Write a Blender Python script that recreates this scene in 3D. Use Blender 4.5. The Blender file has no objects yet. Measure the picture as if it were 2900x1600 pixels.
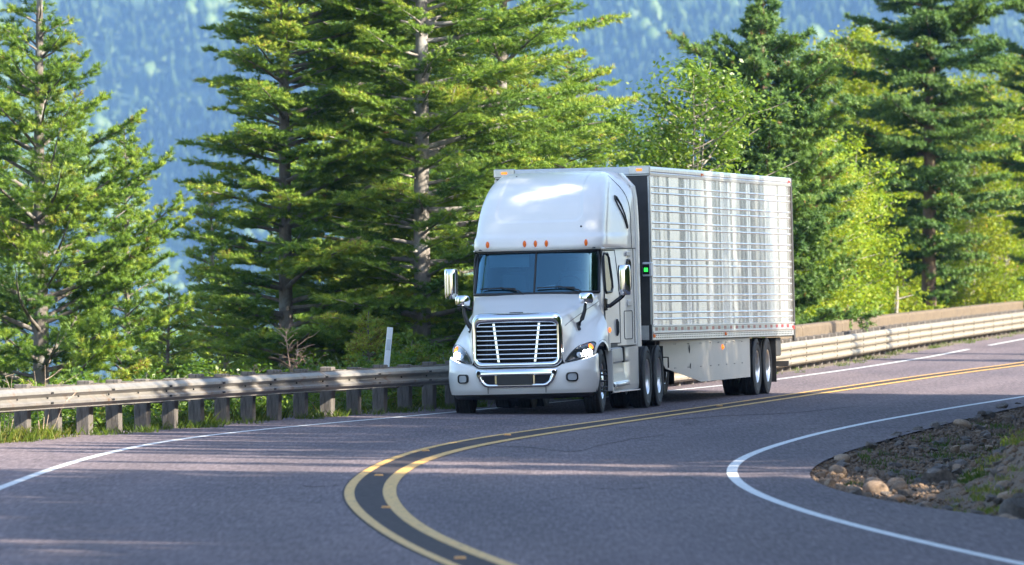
import bpy, math, random
import numpy as np
from mathutils import Vector, Matrix

# ------------------------------------------------------------------ camera, light, exposure
scene = bpy.context.scene
COL = scene.collection
EYE = 2.81
cam_d = bpy.data.cameras.new("camera")
cam = bpy.data.objects.new("camera", cam_d)
COL.objects.link(cam)
cam.location = (0, 0, EYE)
cam.rotation_euler = (math.radians(90 - 0.2764), 0, 0)
cam_d.sensor_width = 36
cam_d.lens = 316.55
cam_d.clip_start = 1
cam_d.clip_end = 30000
cam_d.dof.use_dof = True
cam_d.dof.focus_distance = 147
cam_d.dof.aperture_fstop = 4.5
scene.camera = cam

SUN_AZ = math.radians(119)      # from +Y (the view axis) towards +X
SUN_EL = math.radians(31)
world = bpy.data.worlds.new("World")
scene.world = world
world.use_nodes = True
wn = world.node_tree
for n in list(wn.nodes):
    wn.nodes.remove(n)
sky = wn.nodes.new("ShaderNodeTexSky")
sky.sky_type = 'NISHITA'
sky.sun_disc = False
sky.sun_elevation = SUN_EL
sky.sun_rotation = SUN_AZ
bg = wn.nodes.new("ShaderNodeBackground")
bg.inputs["Strength"].default_value = 0.125
wo = wn.nodes.new("ShaderNodeOutputWorld")
wn.links.new(sky.outputs[0], bg.inputs[0])
wn.links.new(bg.outputs[0], wo.inputs[0])
sun_d = bpy.data.lights.new("sun", 'SUN')
sun_d.energy = 5.0
sun_d.angle = math.radians(0.53)
sun_d.color = (1.0, 0.91, 0.74)
sun = bpy.data.objects.new("sun", sun_d)
COL.objects.link(sun)
SUN_DIR = Vector((math.sin(SUN_AZ) * math.cos(SUN_EL), math.cos(SUN_AZ) * math.cos(SUN_EL), math.sin(SUN_EL)))
sun.rotation_euler = SUN_DIR.to_track_quat('Z', 'Y').to_euler()
sun.location = (40, -20, 60)
scene.view_settings.view_transform = 'Standard'
scene.view_settings.look = 'None'
scene.view_settings.exposure = 1.9
scene.view_settings.gamma = 1
scene.cycles.use_denoising = True
scene.cycles.max_bounces = 8
scene.cycles.transparent_max_bounces = 8
scene.cycles.volume_bounces = 0
scene.cycles.caustics_reflective = False
scene.cycles.caustics_refractive = False

rnd = random.Random(7)

# ------------------------------------------------------------------ material helpers
def new_mat(name):
    m = bpy.data.materials.new(name)
    m.use_nodes = True
    nt = m.node_tree
    for n in list(nt.nodes):
        nt.nodes.remove(n)
    out = nt.nodes.new("ShaderNodeOutputMaterial")
    return m, nt, out

def N(nt, t, **kw):
    n = nt.nodes.new(t)
    for k, v in kw.items():
        if k.startswith("i_"):
            n.inputs[k[2:].replace("_", " ")].default_value = v
        else:
            setattr(n, k, v)
    return n

def noise(nt, scale, detail=4, rough=0.55, coord=None, mscale=None):
    tc = nt.nodes.new("ShaderNodeTexCoord")
    src = tc.outputs[coord or 'Object']
    if mscale:
        mp = nt.nodes.new("ShaderNodeMapping")
        mp.inputs['Scale'].default_value = mscale
        nt.links.new(src, mp.inputs[0])
        src = mp.outputs[0]
    n = nt.nodes.new("ShaderNodeTexNoise")
    n.inputs['Scale'].default_value = scale
    n.inputs['Detail'].default_value = detail
    n.inputs['Roughness'].default_value = rough
    nt.links.new(src, n.inputs['Vector'])
    return n

def ramp(nt, src, stops, interp='LINEAR'):
    r = nt.nodes.new("ShaderNodeValToRGB")
    r.color_ramp.interpolation = interp
    el = r.color_ramp.elements
    while len(el) < len(stops):
        el.new(0.5)
    for e, (p, c) in zip(el, stops):
        e.position = p
        e.color = (c[0], c[1], c[2], 1) if hasattr(c, '__len__') else (c, c, c, 1)
    nt.links.new(src, r.inputs[0])
    return r

def bump(nt, src, dist, strength=1.0):
    b = nt.nodes.new("ShaderNodeBump")
    b.inputs['Distance'].default_value = dist
    b.inputs['Strength'].default_value = strength
    nt.links.new(src, b.inputs['Height'])
    return b

def mat(name, col, rough=0.5, metal=0.0, coat=0.0, var=0.0, vscale=3.0, emit=None, es=0.0, spec=0.5, bmp=0.0, bscale=40, coat_rough=0.03):
    m, nt, out = new_mat(name)
    p = N(nt, "ShaderNodeBsdfPrincipled")
    p.inputs['Base Color'].default_value = (*col, 1)
    p.inputs['Roughness'].default_value = rough
    p.inputs['Metallic'].default_value = metal
    p.inputs['Coat Weight'].default_value = coat
    p.inputs['Coat Roughness'].default_value = coat_rough
    p.inputs['Specular IOR Level'].default_value = spec
    if var:
        n = noise(nt, vscale, 6, 0.6)
        a = [max(0, c * (1 - var)) for c in col]
        b = [min(1, c * (1 + var)) for c in col]
        r = ramp(nt, n.outputs[0], [(0.3, a), (0.7, b)])
        nt.links.new(r.outputs[0], p.inputs['Base Color'])
    if bmp:
        n2 = noise(nt, bscale, 3, 0.6)
        b = bump(nt, n2.outputs[0], bmp)
        nt.links.new(b.outputs[0], p.inputs['Normal'])
    if emit:
        p.inputs['Emission Color'].default_value = (*emit, 1)
        p.inputs['Emission Strength'].default_value = es
    nt.links.new(p.outputs[0], out.inputs[0])
    return m

M = {}
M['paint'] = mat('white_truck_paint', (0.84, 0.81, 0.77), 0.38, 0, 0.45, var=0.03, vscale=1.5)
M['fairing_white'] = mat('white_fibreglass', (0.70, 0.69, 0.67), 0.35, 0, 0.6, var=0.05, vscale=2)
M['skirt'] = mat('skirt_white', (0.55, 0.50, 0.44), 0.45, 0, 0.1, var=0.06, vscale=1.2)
M['chrome'] = mat('chrome', (0.86, 0.87, 0.89), 0.07, 1.0)
M['black'] = mat('black_plastic', (0.012, 0.012, 0.014), 0.45)
M['black_gloss'] = mat('black_gloss', (0.008, 0.008, 0.01), 0.12)
M['dark'] = mat('dark_recess', (0.006, 0.006, 0.008), 0.8)
M['steel_dark'] = mat('chassis_steel', (0.02, 0.02, 0.022), 0.6, var=0.4, vscale=8)
M['seam'] = mat('panel_gap', (0.05, 0.05, 0.055), 0.8)
M['seal'] = mat('rubber_seal', (0.012, 0.013, 0.016), 0.5)
M['amber'] = mat('amber_lens', (0.55, 0.11, 0.01), 0.15, emit=(1.0, 0.22, 0.02), es=0.05)
M['amber_lit'] = mat('amber_lamp', (0.9, 0.2, 0.02), 0.15, emit=(1.0, 0.24, 0.03), es=0.45)
M['red_lens'] = mat('red_lens', (0.5, 0.02, 0.02), 0.15, emit=(1, 0.04, 0.02), es=0.08)
M['led'] = mat('headlamp_led', (1, 1, 1), 0.2, emit=(1.0, 1.0, 0.92), es=25)
M['lens'] = mat('lamp_lens', (0.62, 0.66, 0.70), 0.12, 0.35)
M['lamp_house'] = mat('lamp_housing', (0.030, 0.034, 0.042), 0.10, 0.2, 1.0)
M['green_screen'] = mat('green_display', (0.02, 0.4, 0.05), 0.3, emit=(0.03, 1.0, 0.08), es=0.5)
M['interior'] = mat('cab_interior', (0.06, 0.085, 0.10), 0.8)
M['dash'] = mat('dashboard', (0.09, 0.11, 0.12), 0.7)
M['visor'] = mat('sun_visor', (0.30, 0.36, 0.38), 0.8)
M['paper'] = mat('paper', (0.75, 0.78, 0.8), 0.8)
M['rim'] = mat('polished_rim', (0.80, 0.80, 0.81), 0.28, 0.75, var=0.05)
M['rim_chrome'] = mat('steer_rim', (0.75, 0.76, 0.78), 0.16, 1.0)
M['trailer_white'] = mat('trailer_rail', (0.62, 0.65, 0.70), 0.35, 0.2, var=0.1, vscale=6)
M['rail_alu'] = mat('aluminium_rail', (0.62, 0.62, 0.62), 0.38, 0.9, var=0.12, vscale=10)
M['nose_shade'] = mat('shaded_nose', (0.035, 0.032, 0.032), 0.5, var=0.3, vscale=5)  # near-black carries the shade on the front wall behind the cab
M['tape_red'] = mat('tape_red', (0.22, 0.02, 0.03), 0.3)
M['tape_white'] = mat('tape_white', (0.42, 0.47, 0.45), 0.3)
M['delineator'] = mat('delineator_white', (0.72, 0.74, 0.78), 0.45, var=0.06, vscale=12)
M['reflector'] = mat('reflector_film', (0.55, 0.62, 0.72), 0.25, 0.3)
M['stud'] = mat('road_stud_amber', (0.55, 0.27, 0.07), 0.4, var=0.25, vscale=30)

def glass_mat():
    m, nt, out = new_mat('windscreen_glass')
    tr = N(nt, "ShaderNodeBsdfTransparent"); tr.inputs[0].default_value = (0.45, 0.72, 0.85, 1)
    gl = N(nt, "ShaderNodeBsdfGlossy"); gl.inputs['Roughness'].default_value = 0.03
    gl.inputs[0].default_value = (0.42, 0.80, 1.0, 1)
    fr = N(nt, "ShaderNodeFresnel"); fr.inputs[0].default_value = 2.5
    mx = N(nt, "ShaderNodeMixShader")
    nt.links.new(fr.outputs[0], mx.inputs[0]); nt.links.new(tr.outputs[0], mx.inputs[1]); nt.links.new(gl.outputs[0], mx.inputs[2])
    nt.links.new(mx.outputs[0], out.inputs[0])
    return m
M['glass'] = glass_mat()
M['glass_dark'] = mat('tinted_side_glass', (0.012, 0.013, 0.012), 0.10, 0, 0.0, spec=0.18)

def tyre_mat():
    m, nt, out = new_mat('tyre_rubber')
    p = N(nt, "ShaderNodeBsdfPrincipled"); p.inputs['Roughness'].default_value = 0.75
    n = noise(nt, 12, 5)
    r = ramp(nt, n.outputs[0], [(0.3, (0.012, 0.012, 0.013)), (0.75, (0.035, 0.033, 0.032))])
    nt.links.new(r.outputs[0], p.inputs['Base Color']); nt.links.new(p.outputs[0], out.inputs[0])
    return m
M['tyre'] = tyre_mat()

def stainless():
    """horizontally ribbed polished sheet: its slight vertical waviness smears reflections up and down into streaks"""
    m, nt, out = new_mat('polished_stainless')
    p = N(nt, "ShaderNodeBsdfPrincipled")
    p.inputs['Metallic'].default_value = 0.82
    p.inputs['Roughness'].default_value = 0.24
    n1 = noise(nt, 1.0, 1, 0.5, mscale=(0, 0.24, 0.015))
    n2 = noise(nt, 1.0, 1, 0.5, mscale=(0, 1.0, 0.05))
    n3 = noise(nt, 6.0, 5, 0.65)
    mixn = N(nt, "ShaderNodeMath", operation='MULTIPLY_ADD'); mixn.inputs[1].default_value = 0.10
    nt.links.new(n2.outputs[0], mixn.inputs[0]); nt.links.new(n1.outputs[0], mixn.inputs[2])
    b = bump(nt, mixn.outputs[0], 0.55, 1.0)
    r = ramp(nt, n3.outputs[0], [(0.3, (0.62, 0.61, 0.595)), (0.7, (0.73, 0.72, 0.705))])
    rr = N(nt, "ShaderNodeMapRange"); rr.inputs[3].default_value = 0.22; rr.inputs[4].default_value = 0.27
    nt.links.new(n3.outputs[0], rr.inputs[0])
    nt.links.new(rr.outputs[0], p.inputs['Roughness'])
    nt.links.new(r.outputs[0], p.inputs['Base Color'])
    nt.links.new(b.outputs[0], p.inputs['Normal'])
    p.inputs['Anisotropic'].default_value = 0.97
    p.inputs['Anisotropic Rotation'].default_value = 0.25
    tg = N(nt, "ShaderNodeTangent"); tg.direction_type = 'RADIAL'; tg.axis = 'Z'
    nt.links.new(tg.outputs[0], p.inputs['Tangent'])
    nt.links.new(p.outputs[0], out.inputs[0])
    return m
M['stainless'] = stainless()

def asphalt():
    m, nt, out = new_mat('asphalt')
    p = N(nt, "ShaderNodeBsdfPrincipled")
    fine = noise(nt, 26, 4, 0.75, mscale=(1, 0.035, 1))
    mid = noise(nt, 9, 5, 0.6, mscale=(1, 0.25, 1))
    big = noise(nt, 0.5, 5, 0.6, mscale=(1, 0.12, 1))
    r1 = ramp(nt, fine.outputs[0], [(0.28, 0.068), (0.48, 0.112), (0.62, 0.165), (0.76, 0.25)])
    r2 = ramp(nt, mid.outputs[0], [(0.3, 0.80), (0.7, 1.15)])
    r3 = ramp(nt, big.outputs[0], [(0.35, (0.82, 0.82, 0.85)), (0.65, (1.12, 1.09, 1.06))])
    a = N(nt, "ShaderNodeMixRGB", blend_type='MULTIPLY'); a.inputs[0].default_value = 1
    c = N(nt, "ShaderNodeMixRGB", blend_type='MULTIPLY'); c.inputs[0].default_value = 1
    t = N(nt, "ShaderNodeMixRGB", blend_type='MULTIPLY'); t.inputs[0].default_value = 1
    t.inputs[2].default_value = (1.18, 0.96, 1.04, 1)
    nt.links.new(r1.outputs[0], a.inputs[1]); nt.links.new(r2.outputs[0], a.inputs[2])
    nt.links.new(a.outputs[0], c.inputs[1]); nt.links.new(r3.outputs[0], c.inputs[2])
    nt.links.new(c.outputs[0], t.inputs[1])
    # hairline cracks
    tc = N(nt, "ShaderNodeTexCoord"); mp = N(nt, "ShaderNodeMapping"); mp.inputs['Scale'].default_value = (0.45, 0.05, 1)
    nt.links.new(tc.outputs['Object'], mp.inputs[0])
    wob = noise(nt, 0.7, 4, 0.6)
    ad = N(nt, "ShaderNodeMixRGB", blend_type='ADD'); ad.inputs[0].default_value = 0.35
    nt.links.new(mp.outputs[0], ad.inputs[1]); nt.links.new(wob.outputs[1], ad.inputs[2])
    vo = N(nt, "ShaderNodeTexVoronoi", feature='DISTANCE_TO_EDGE'); vo.inputs['Scale'].default_value = 1.0
    nt.links.new(ad.outputs[0], vo.inputs['Vector'])
    cr = ramp(nt, vo.outputs[0], [(0.0, 0.45), (0.006, 1.0)])
    gate = noise(nt, 0.16, 2)
    gr = ramp(nt, gate.outputs[0], [(0.5, 0.0), (0.58, 1.0)])
    cm = N(nt, "ShaderNodeMixRGB", blend_type='MULTIPLY')
    nt.links.new(gr.outputs[0], cm.inputs[0]); nt.links.new(t.outputs[0], cm.inputs[1]); nt.links.new(cr.outputs[0], cm.inputs[2])
    # wheel tracks follow the lanes (attribute: metres from the centre line)
    lat = N(nt, "ShaderNodeAttribute"); lat.attribute_name = 'v'
    wb = noise(nt, 0.25, 3)
    la = N(nt, "ShaderNodeMath", operation='MULTIPLY_ADD'); la.inputs[1].default_value = 0.5
    nt.links.new(wb.outputs[0], la.inputs[0]); nt.links.new(lat.outputs['Fac'], la.inputs[2])
    mr = N(nt, "ShaderNodeMapRange"); mr.inputs[1].default_value = -5.0; mr.inputs[2].default_value = 6.0
    nt.links.new(la.outputs[0], mr.inputs[0])
    g = lambda m_: (m_ + 5.25) / 11.0
    tr_ = ramp(nt, mr.outputs[0], [(g(-4.0), 1.12), (g(-3.0), .90), (g(-2.2), 1.04), (g(-1.2), .90), (g(0), 1.05), (g(1.4), .90), (g(2.3), 1.05), (g(3.2), .90), (g(4.3), 1.0), (g(4.8), .94)])
    tm_ = N(nt, "ShaderNodeMixRGB", blend_type='MULTIPLY'); tm_.inputs[0].default_value = 1
    nt.links.new(cm.outputs[0], tm_.inputs[1]); nt.links.new(tr_.outputs[0], tm_.inputs[2])
    nt.links.new(tm_.outputs[0], p.inputs['Base Color'])
    p.inputs['Roughness'].default_value = 0.82
    p.inputs['Specular IOR Level'].default_value = 0.18
    fb = noise(nt, 70, 3, 0.7)
    b = bump(nt, fb.outputs[0], 0.008, 0.8)
    nt.links.new(b.outputs[0], p.inputs['Normal'])
    nt.links.new(p.outputs[0], out.inputs[0])
    return m
M['asphalt'] = asphalt()

def road_paint(name, col, wear):
    m, nt, out = new_mat(name)
    p = N(nt, "ShaderNodeBsdfPrincipled"); p.inputs['Roughness'].default_value = 0.6
    w = noise(nt, 14, 6, 0.7, mscale=(1, 0.16, 1))
    f = noise(nt, 60, 3, 0.6)
    add = N(nt, "ShaderNodeMath", operation='MULTIPLY_ADD'); add.inputs[1].default_value = 0.35
    nt.links.new(f.outputs[0], add.inputs[0]); nt.links.new(w.outputs[0], add.inputs[2])
    dark = [c * 0.28 + 0.02 for c in col]
    mid = [c * 0.8 for c in col]
    r = ramp(nt, add.outputs[0], [(wear - 0.08, dark), (wear + 0.06, mid), (wear + 0.30, col)])
    nt.links.new(r.outputs[0], p.inputs['Base Color'])
    b = bump(nt, f.outputs[0], 0.003, 0.6)
    nt.links.new(b.outputs[0], p.inputs['Normal'])
    nt.links.new(p.outputs[0], out.inputs[0])
    return m
M['line_white'] = road_paint('white_line_paint', (0.62, 0.62, 0.62), 0.47)
M['line_yellow'] = road_paint('yellow_line_paint', (0.66, 0.37, 0.075), 0.55)
M['line_dark'] = mat('tar_strip', (0.052, 0.042, 0.044), 0.85, var=0.5, vscale=9, spec=0.15, bmp=0.004, bscale=60)

def ground_mat():
    m, nt, out = new_mat('ground_cover')
    p = N(nt, "ShaderNodeBsdfPrincipled"); p.inputs['Roughness'].default_value = 0.95
    a = noise(nt, 0.9, 6, 0.65); b_ = noise(nt, 14, 5, 0.7)
    dirt = ramp(nt, b_.outputs[0], [(0.25, (0.050, 0.032, 0.020)), (0.5, (0.115, 0.075, 0.048)), (0.75, (0.23, 0.16, 0.11))])
    moss = ramp(nt, b_.outputs[0], [(0.3, (0.02, 0.035, 0.01)), (0.7, (0.07, 0.11, 0.025))])
    k = ramp(nt, a.outputs[0], [(0.58, 0.0), (0.68, 0.6)])
    mx = N(nt, "ShaderNodeMixRGB"); nt.links.new(k.outputs[0], mx.inputs[0])
    nt.links.new(dirt.outputs[0], mx.inputs[1]); nt.links.new(moss.outputs[0], mx.inputs[2])
    nt.links.new(mx.outputs[0], p.inputs['Base Color'])
    b = bump(nt, b_.outputs[0], 0.04, 1.0); nt.links.new(b.outputs[0], p.inputs['Normal'])
    nt.links.new(p.outputs[0], out.inputs[0])
    return m
M['ground'] = ground_mat()

def verge_mat():
    m, nt, out = new_mat('gravel_verge')
    p = N(nt, "ShaderNodeBsdfPrincipled"); p.inputs['Roughness'].default_value = 0.95
    b_ = noise(nt, 30, 5, 0.75); a = noise(nt, 2, 5, 0.6)
    r = ramp(nt, b_.outputs[0], [(0.28, (0.06, 0.052, 0.045)), (0.5, (0.16, 0.135, 0.11)), (0.72, (0.34, 0.28, 0.21))])
    r2 = ramp(nt, a.outputs[0], [(0.35, (0.75, 0.75, 0.75)), (0.65, (1.15, 1.08, 0.95))])
    mx = N(nt, "ShaderNodeMixRGB", blend_type='MULTIPLY'); mx.inputs[0].default_value = 1
    nt.links.new(r.outputs[0], mx.inputs[1]); nt.links.new(r2.outputs[0], mx.inputs[2])
    nt.links.new(mx.outputs[0], p.inputs['Base Color'])
    b = bump(nt, b_.outputs[0], 0.03, 1.0); nt.links.new(b.outputs[0], p.inputs['Normal'])
    nt.links.new(p.outputs[0], out.inputs[0])
    return m
M['verge'] = verge_mat()

def leaf_mat(name, stops, trans=0.45, tcol=1.6, rough=0.55):
    m, nt, out = new_mat(name)
    at = N(nt, "ShaderNodeAttribute"); at.attribute_name = 'v'
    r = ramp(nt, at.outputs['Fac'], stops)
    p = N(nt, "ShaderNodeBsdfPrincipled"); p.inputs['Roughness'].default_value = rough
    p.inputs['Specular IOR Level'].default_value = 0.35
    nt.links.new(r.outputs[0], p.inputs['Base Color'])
    t = N(nt, "ShaderNodeBsdfTranslucent")
    mu = N(nt, "ShaderNodeMixRGB", blend_type='MULTIPLY'); mu.inputs[0].default_value = 1
    mu.inputs[2].default_value = (1.25 * tcol, 1.2 * tcol, 0.5 * tcol, 1)
    nt.links.new(r.outputs[0], mu.inputs[1]); nt.links.new(mu.outputs[0], t.inputs[0])
    mx = N(nt, "ShaderNodeMixShader"); mx.inputs[0].default_value = trans
    nt.links.new(p.outputs[0], mx.inputs[1]); nt.links.new(t.outputs[0], mx.inputs[2])
    nt.links.new(mx.outputs[0], out.inputs[0])
    return m
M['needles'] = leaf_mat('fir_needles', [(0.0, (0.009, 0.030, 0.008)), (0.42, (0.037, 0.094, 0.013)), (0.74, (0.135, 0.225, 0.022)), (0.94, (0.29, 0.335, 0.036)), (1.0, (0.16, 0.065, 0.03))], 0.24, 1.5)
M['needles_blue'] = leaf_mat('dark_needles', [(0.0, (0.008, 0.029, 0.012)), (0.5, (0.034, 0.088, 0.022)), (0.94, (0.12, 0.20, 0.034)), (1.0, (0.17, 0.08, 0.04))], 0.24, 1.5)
M['needles_mirror'] = leaf_mat('mirror_dark_needles', [(0.0, (0.006, 0.014, 0.006)), (0.6, (0.018, 0.034, 0.014)), (1.0, (0.035, 0.055, 0.022))], 0.2, 1.0)  # needles darkened so these firs mirror as dark streaks in the trailer side
M['leaf_lime'] = leaf_mat('lime_leaves', [(0.0, (0.05, 0.10, 0.010)), (0.45, (0.15, 0.215, 0.014)), (0.9, (0.31, 0.335, 0.026)), (1.0, (0.40, 0.24, 0.09))], 0.45, 1.3)
M['leaf_fresh'] = leaf_mat('fresh_leaves', [(0.0, (0.04, 0.09, 0.010)), (0.45, (0.14, 0.23, 0.016)), (0.9, (0.31, 0.37, 0.03)), (1.0, (0.36, 0.24, 0.09))], 0.45, 1.3)
M['leaf_green'] = leaf_mat('green_leaves', [(0.0, (0.03, 0.085, 0.012)), (0.5, (0.09, 0.165, 0.018)), (1.0, (0.21, 0.27, 0.035))], 0.42, 1.3, 0.38)
M['grass'] = leaf_mat('grass_blades', [(0.0, (0.05, 0.10, 0.012)), (0.6, (0.12, 0.19, 0.02)), (0.85, (0.28, 0.26, 0.07)), (1.0, (0.34, 0.25, 0.13))], 0.4, 1.1)
M['forest'] = leaf_mat('far_forest', [(0.0, (0.02, 0.05, 0.016)), (0.5, (0.10, 0.15, 0.03)), (1.0, (0.28, 0.30, 0.055))], 0.15, 1.0)

def bark(name, a, b, lich):
    m, nt, out = new_mat(name)
    p = N(nt, "ShaderNodeBsdfPrincipled"); p.inputs['Roughness'].default_value = 0.95
    n1 = noise(nt, 9, 6, 0.7, mscale=(1, 1, 0.5)); n2 = noise(nt, 3.0, 4, 0.6)
    r = ramp(nt, n1.outputs[0], [(0.3, a), (0.65, b)])
    k = ramp(nt, n2.outputs[0], [(0.52, 0.0), (0.66, 0.7)])
    mx = N(nt, "ShaderNodeMixRGB"); nt.links.new(k.outputs[0], mx.inputs[0]); nt.links.new(r.outputs[0], mx.inputs[1])
    mx.inputs[2].default_value = (*lich, 1)
    nt.links.new(mx.outputs[0], p.inputs['Base Color'])
    bm_ = bump(nt, n1.outputs[0], 0.02, 1.0); nt.links.new(bm_.outputs[0], p.inputs['Normal'])
    nt.links.new(p.outputs[0], out.inputs[0])
    return m
M['bark'] = bark('fir_bark', (0.075, 0.062, 0.055), (0.21, 0.18, 0.16), (0.26, 0.26, 0.25))
M['bark_grey'] = bark('pale_fir_bark', (0.13, 0.115, 0.105), (0.30, 0.27, 0.245), (0.36, 0.35, 0.34))
M['bark_brown'] = bark('brown_bark', (0.06, 0.042, 0.032), (0.17, 0.115, 0.08), (0.16, 0.14, 0.08))
M['bark_pale'] = bark('pale_bark', (0.14, 0.12, 0.10), (0.34, 0.30, 0.26), (0.40, 0.38, 0.35))
M['twig'] = bark('dead_twig', (0.16, 0.10, 0.075), (0.36, 0.25, 0.19), (0.35, 0.29, 0.24))
M['stalk'] = bark('dry_stalk', (0.22, 0.16, 0.11), (0.45, 0.34, 0.26), (0.45, 0.38, 0.32))

def galv():
    m, nt, out = new_mat('weathered_galvanised')
    p = N(nt, "ShaderNodeBsdfPrincipled"); p.inputs['Metallic'].default_value = 0.45; p.inputs['Roughness'].default_value = 0.48
    n1 = noise(nt, 2.5, 6, 0.65); n2 = noise(nt, 25, 4, 0.7)
    r = ramp(nt, n1.outputs[0], [(0.3, (0.23, 0.215, 0.20)), (0.55, (0.33, 0.305, 0.28)), (0.70, (0.25, 0.165, 0.11))])
    r2 = ramp(nt, n2.outputs[0], [(0.3, 0.82), (0.7, 1.1)])
    mx = N(nt, "ShaderNodeMixRGB", blend_type='MULTIPLY'); mx.inputs[0].default_value = 1
    nt.links.new(r.outputs[0], mx.inputs[1]); nt.links.new(r2.outputs[0], mx.inputs[2])
    nt.links.new(mx.outputs[0], p.inputs['Base Color'])
    nt.links.new(p.outputs[0], out.inputs[0])
    return m
M['galv'] = galv()
M['galv_pale'] = mat('pale_galvanised', (0.27, 0.235, 0.185), 0.5, 0.25, var=0.15, vscale=5)

def wood_post():
    m, nt, out = new_mat('weathered_timber')
    p = N(nt, "ShaderNodeBsdfPrincipled"); p.inputs['Roughness'].default_value = 0.9
    n1 = noise(nt, 6, 6, 0.7, mscale=(9, 9, 0.8)); n2 = noise(nt, 4, 3)
    r = ramp(nt, n1.outputs[0], [(0.3, (0.055, 0.045, 0.040)), (0.5, (0.13, 0.115, 0.105)), (0.75, (0.23, 0.205, 0.185))])
    k = ramp(nt, n2.outputs[0], [(0.66, 1.0), (0.74, 0.25)])
    mx = N(nt, "ShaderNodeMixRGB", blend_type='MULTIPLY'); mx.inputs[0].default_value = 1
    nt.links.new(r.outputs[0], mx.inputs[1]); nt.links.new(k.outputs[0], mx.inputs[2])
    nt.links.new(mx.outputs[0], p.inputs['Base Color'])
    b = bump(nt, n1.outputs[0], 0.015, 1.0); nt.links.new(b.outputs[0], p.inputs['Normal'])
    nt.links.new(p.outputs[0], out.inputs[0])
    return m
M['timber'] = wood_post()
M['concrete'] = mat('weathered_concrete', (0.125, 0.092, 0.060), 0.9, var=0.28, vscale=5, bmp=0.02, bscale=25)

def rock_mat(name, a, b, c):
    m, nt, out = new_mat(name)
    p = N(nt, "ShaderNodeBsdfPrincipled"); p.inputs['Roughness'].default_value = 0.8
    n1 = noise(nt, 5, 7, 0.7); n2 = noise(nt, 30, 4, 0.7)
    oi = N(nt, "ShaderNodeObjectInfo")
    r = ramp(nt, n1.outputs[0], [(0.25, a), (0.5, b), (0.75, c)])
    v = N(nt, "ShaderNodeMapRange"); v.inputs[3].default_value = 0.65; v.inputs[4].default_value = 1.45
    nt.links.new(oi.outputs['Random'], v.inputs[0])
    mx = N(nt, "ShaderNodeMixRGB", blend_type='MULTIPLY'); mx.inputs[0].default_value = 1
    nt.links.new(r.outputs[0], mx.inputs[1]); nt.links.new(v.outputs[0], mx.inputs[2])
    nt.links.new(mx.outputs[0], p.inputs['Base Color'])
    bb = bump(nt, n2.outputs[0], 0.015, 1.0); nt.links.new(bb.outputs[0], p.inputs['Normal'])
    nt.links.new(p.outputs[0], out.inputs[0])
    return m
M['rock_grey'] = rock_mat('grey_rock', (0.045, 0.038, 0.036), (0.12, 0.10, 0.09), (0.24, 0.195, 0.165))
M['rock_tan'] = rock_mat('tan_rock', (0.12, 0.08, 0.055), (0.27, 0.185, 0.125), (0.38, 0.31, 0.25))

M['hill_floor'] = mat('forest_floor', (0.030, 0.055, 0.020), 0.95, var=0.4, vscale=.02)
M['chips'] = mat('rock_chips', (0.16, 0.108, 0.073), 0.9, var=0.6, vscale=9)

# ------------------------------------------------------------------ mesh helpers
def tag(o, label=None, cat=None, group=None, kind=None):
    if label: o['label'] = label
    if cat: o['category'] = cat
    if group: o['group'] = group
    if kind: o['kind'] = kind
    return o

def empty(name, loc=(0, 0, 0), rot=(0, 0, 0), parent=None):
    o = bpy.data.objects.new(name, None)
    o.empty_display_size = 0.3
    COL.objects.link(o)
    o.location = loc; o.rotation_euler = rot
    if parent: o.parent = parent
    return o

def link_mesh(name, me, mats, parent=None):
    for m in (mats if isinstance(mats, (list, tuple)) else [mats]):
        me.materials.append(M[m] if isinstance(m, str) else m)
    o = bpy.data.objects.new(name, me)
    COL.objects.link(o)
    if parent: o.parent = parent
    return o

def copy_tree(o, parent=None):
    c = o.copy(); COL.objects.link(c)
    if parent: c.parent = parent
    for ch in list(o.children):
        copy_tree(ch, c)
    return c

def raw_mesh(name, V, faces_n, F, attr=None, smooth=False):
    """V (n,3); F flat vertex indices of polygons that all have faces_n corners"""
    me = bpy.data.meshes.new(name)
    V = np.asarray(V, dtype=np.float32); F = np.asarray(F, dtype=np.int32).ravel()
    me.vertices.add(len(V)); me.vertices.foreach_set('co', V.ravel())
    nf = len(F) // faces_n
    me.loops.add(len(F)); me.loops.foreach_set('vertex_index', F)
    me.polygons.add(nf)
    me.polygons.foreach_set('loop_start', np.arange(nf, dtype=np.int32) * faces_n)
    me.polygons.foreach_set('loop_total', np.full(nf, faces_n, dtype=np.int32))
    if smooth:
        me.polygons.foreach_set('use_smooth', np.ones(nf, dtype=bool))
    me.update(calc_edges=True)
    if attr is not None:
        a = me.attributes.new('v', 'FLOAT', 'POINT')
        a.data.foreach_set('value', np.asarray(attr, dtype=np.float32))
    return me

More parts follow.
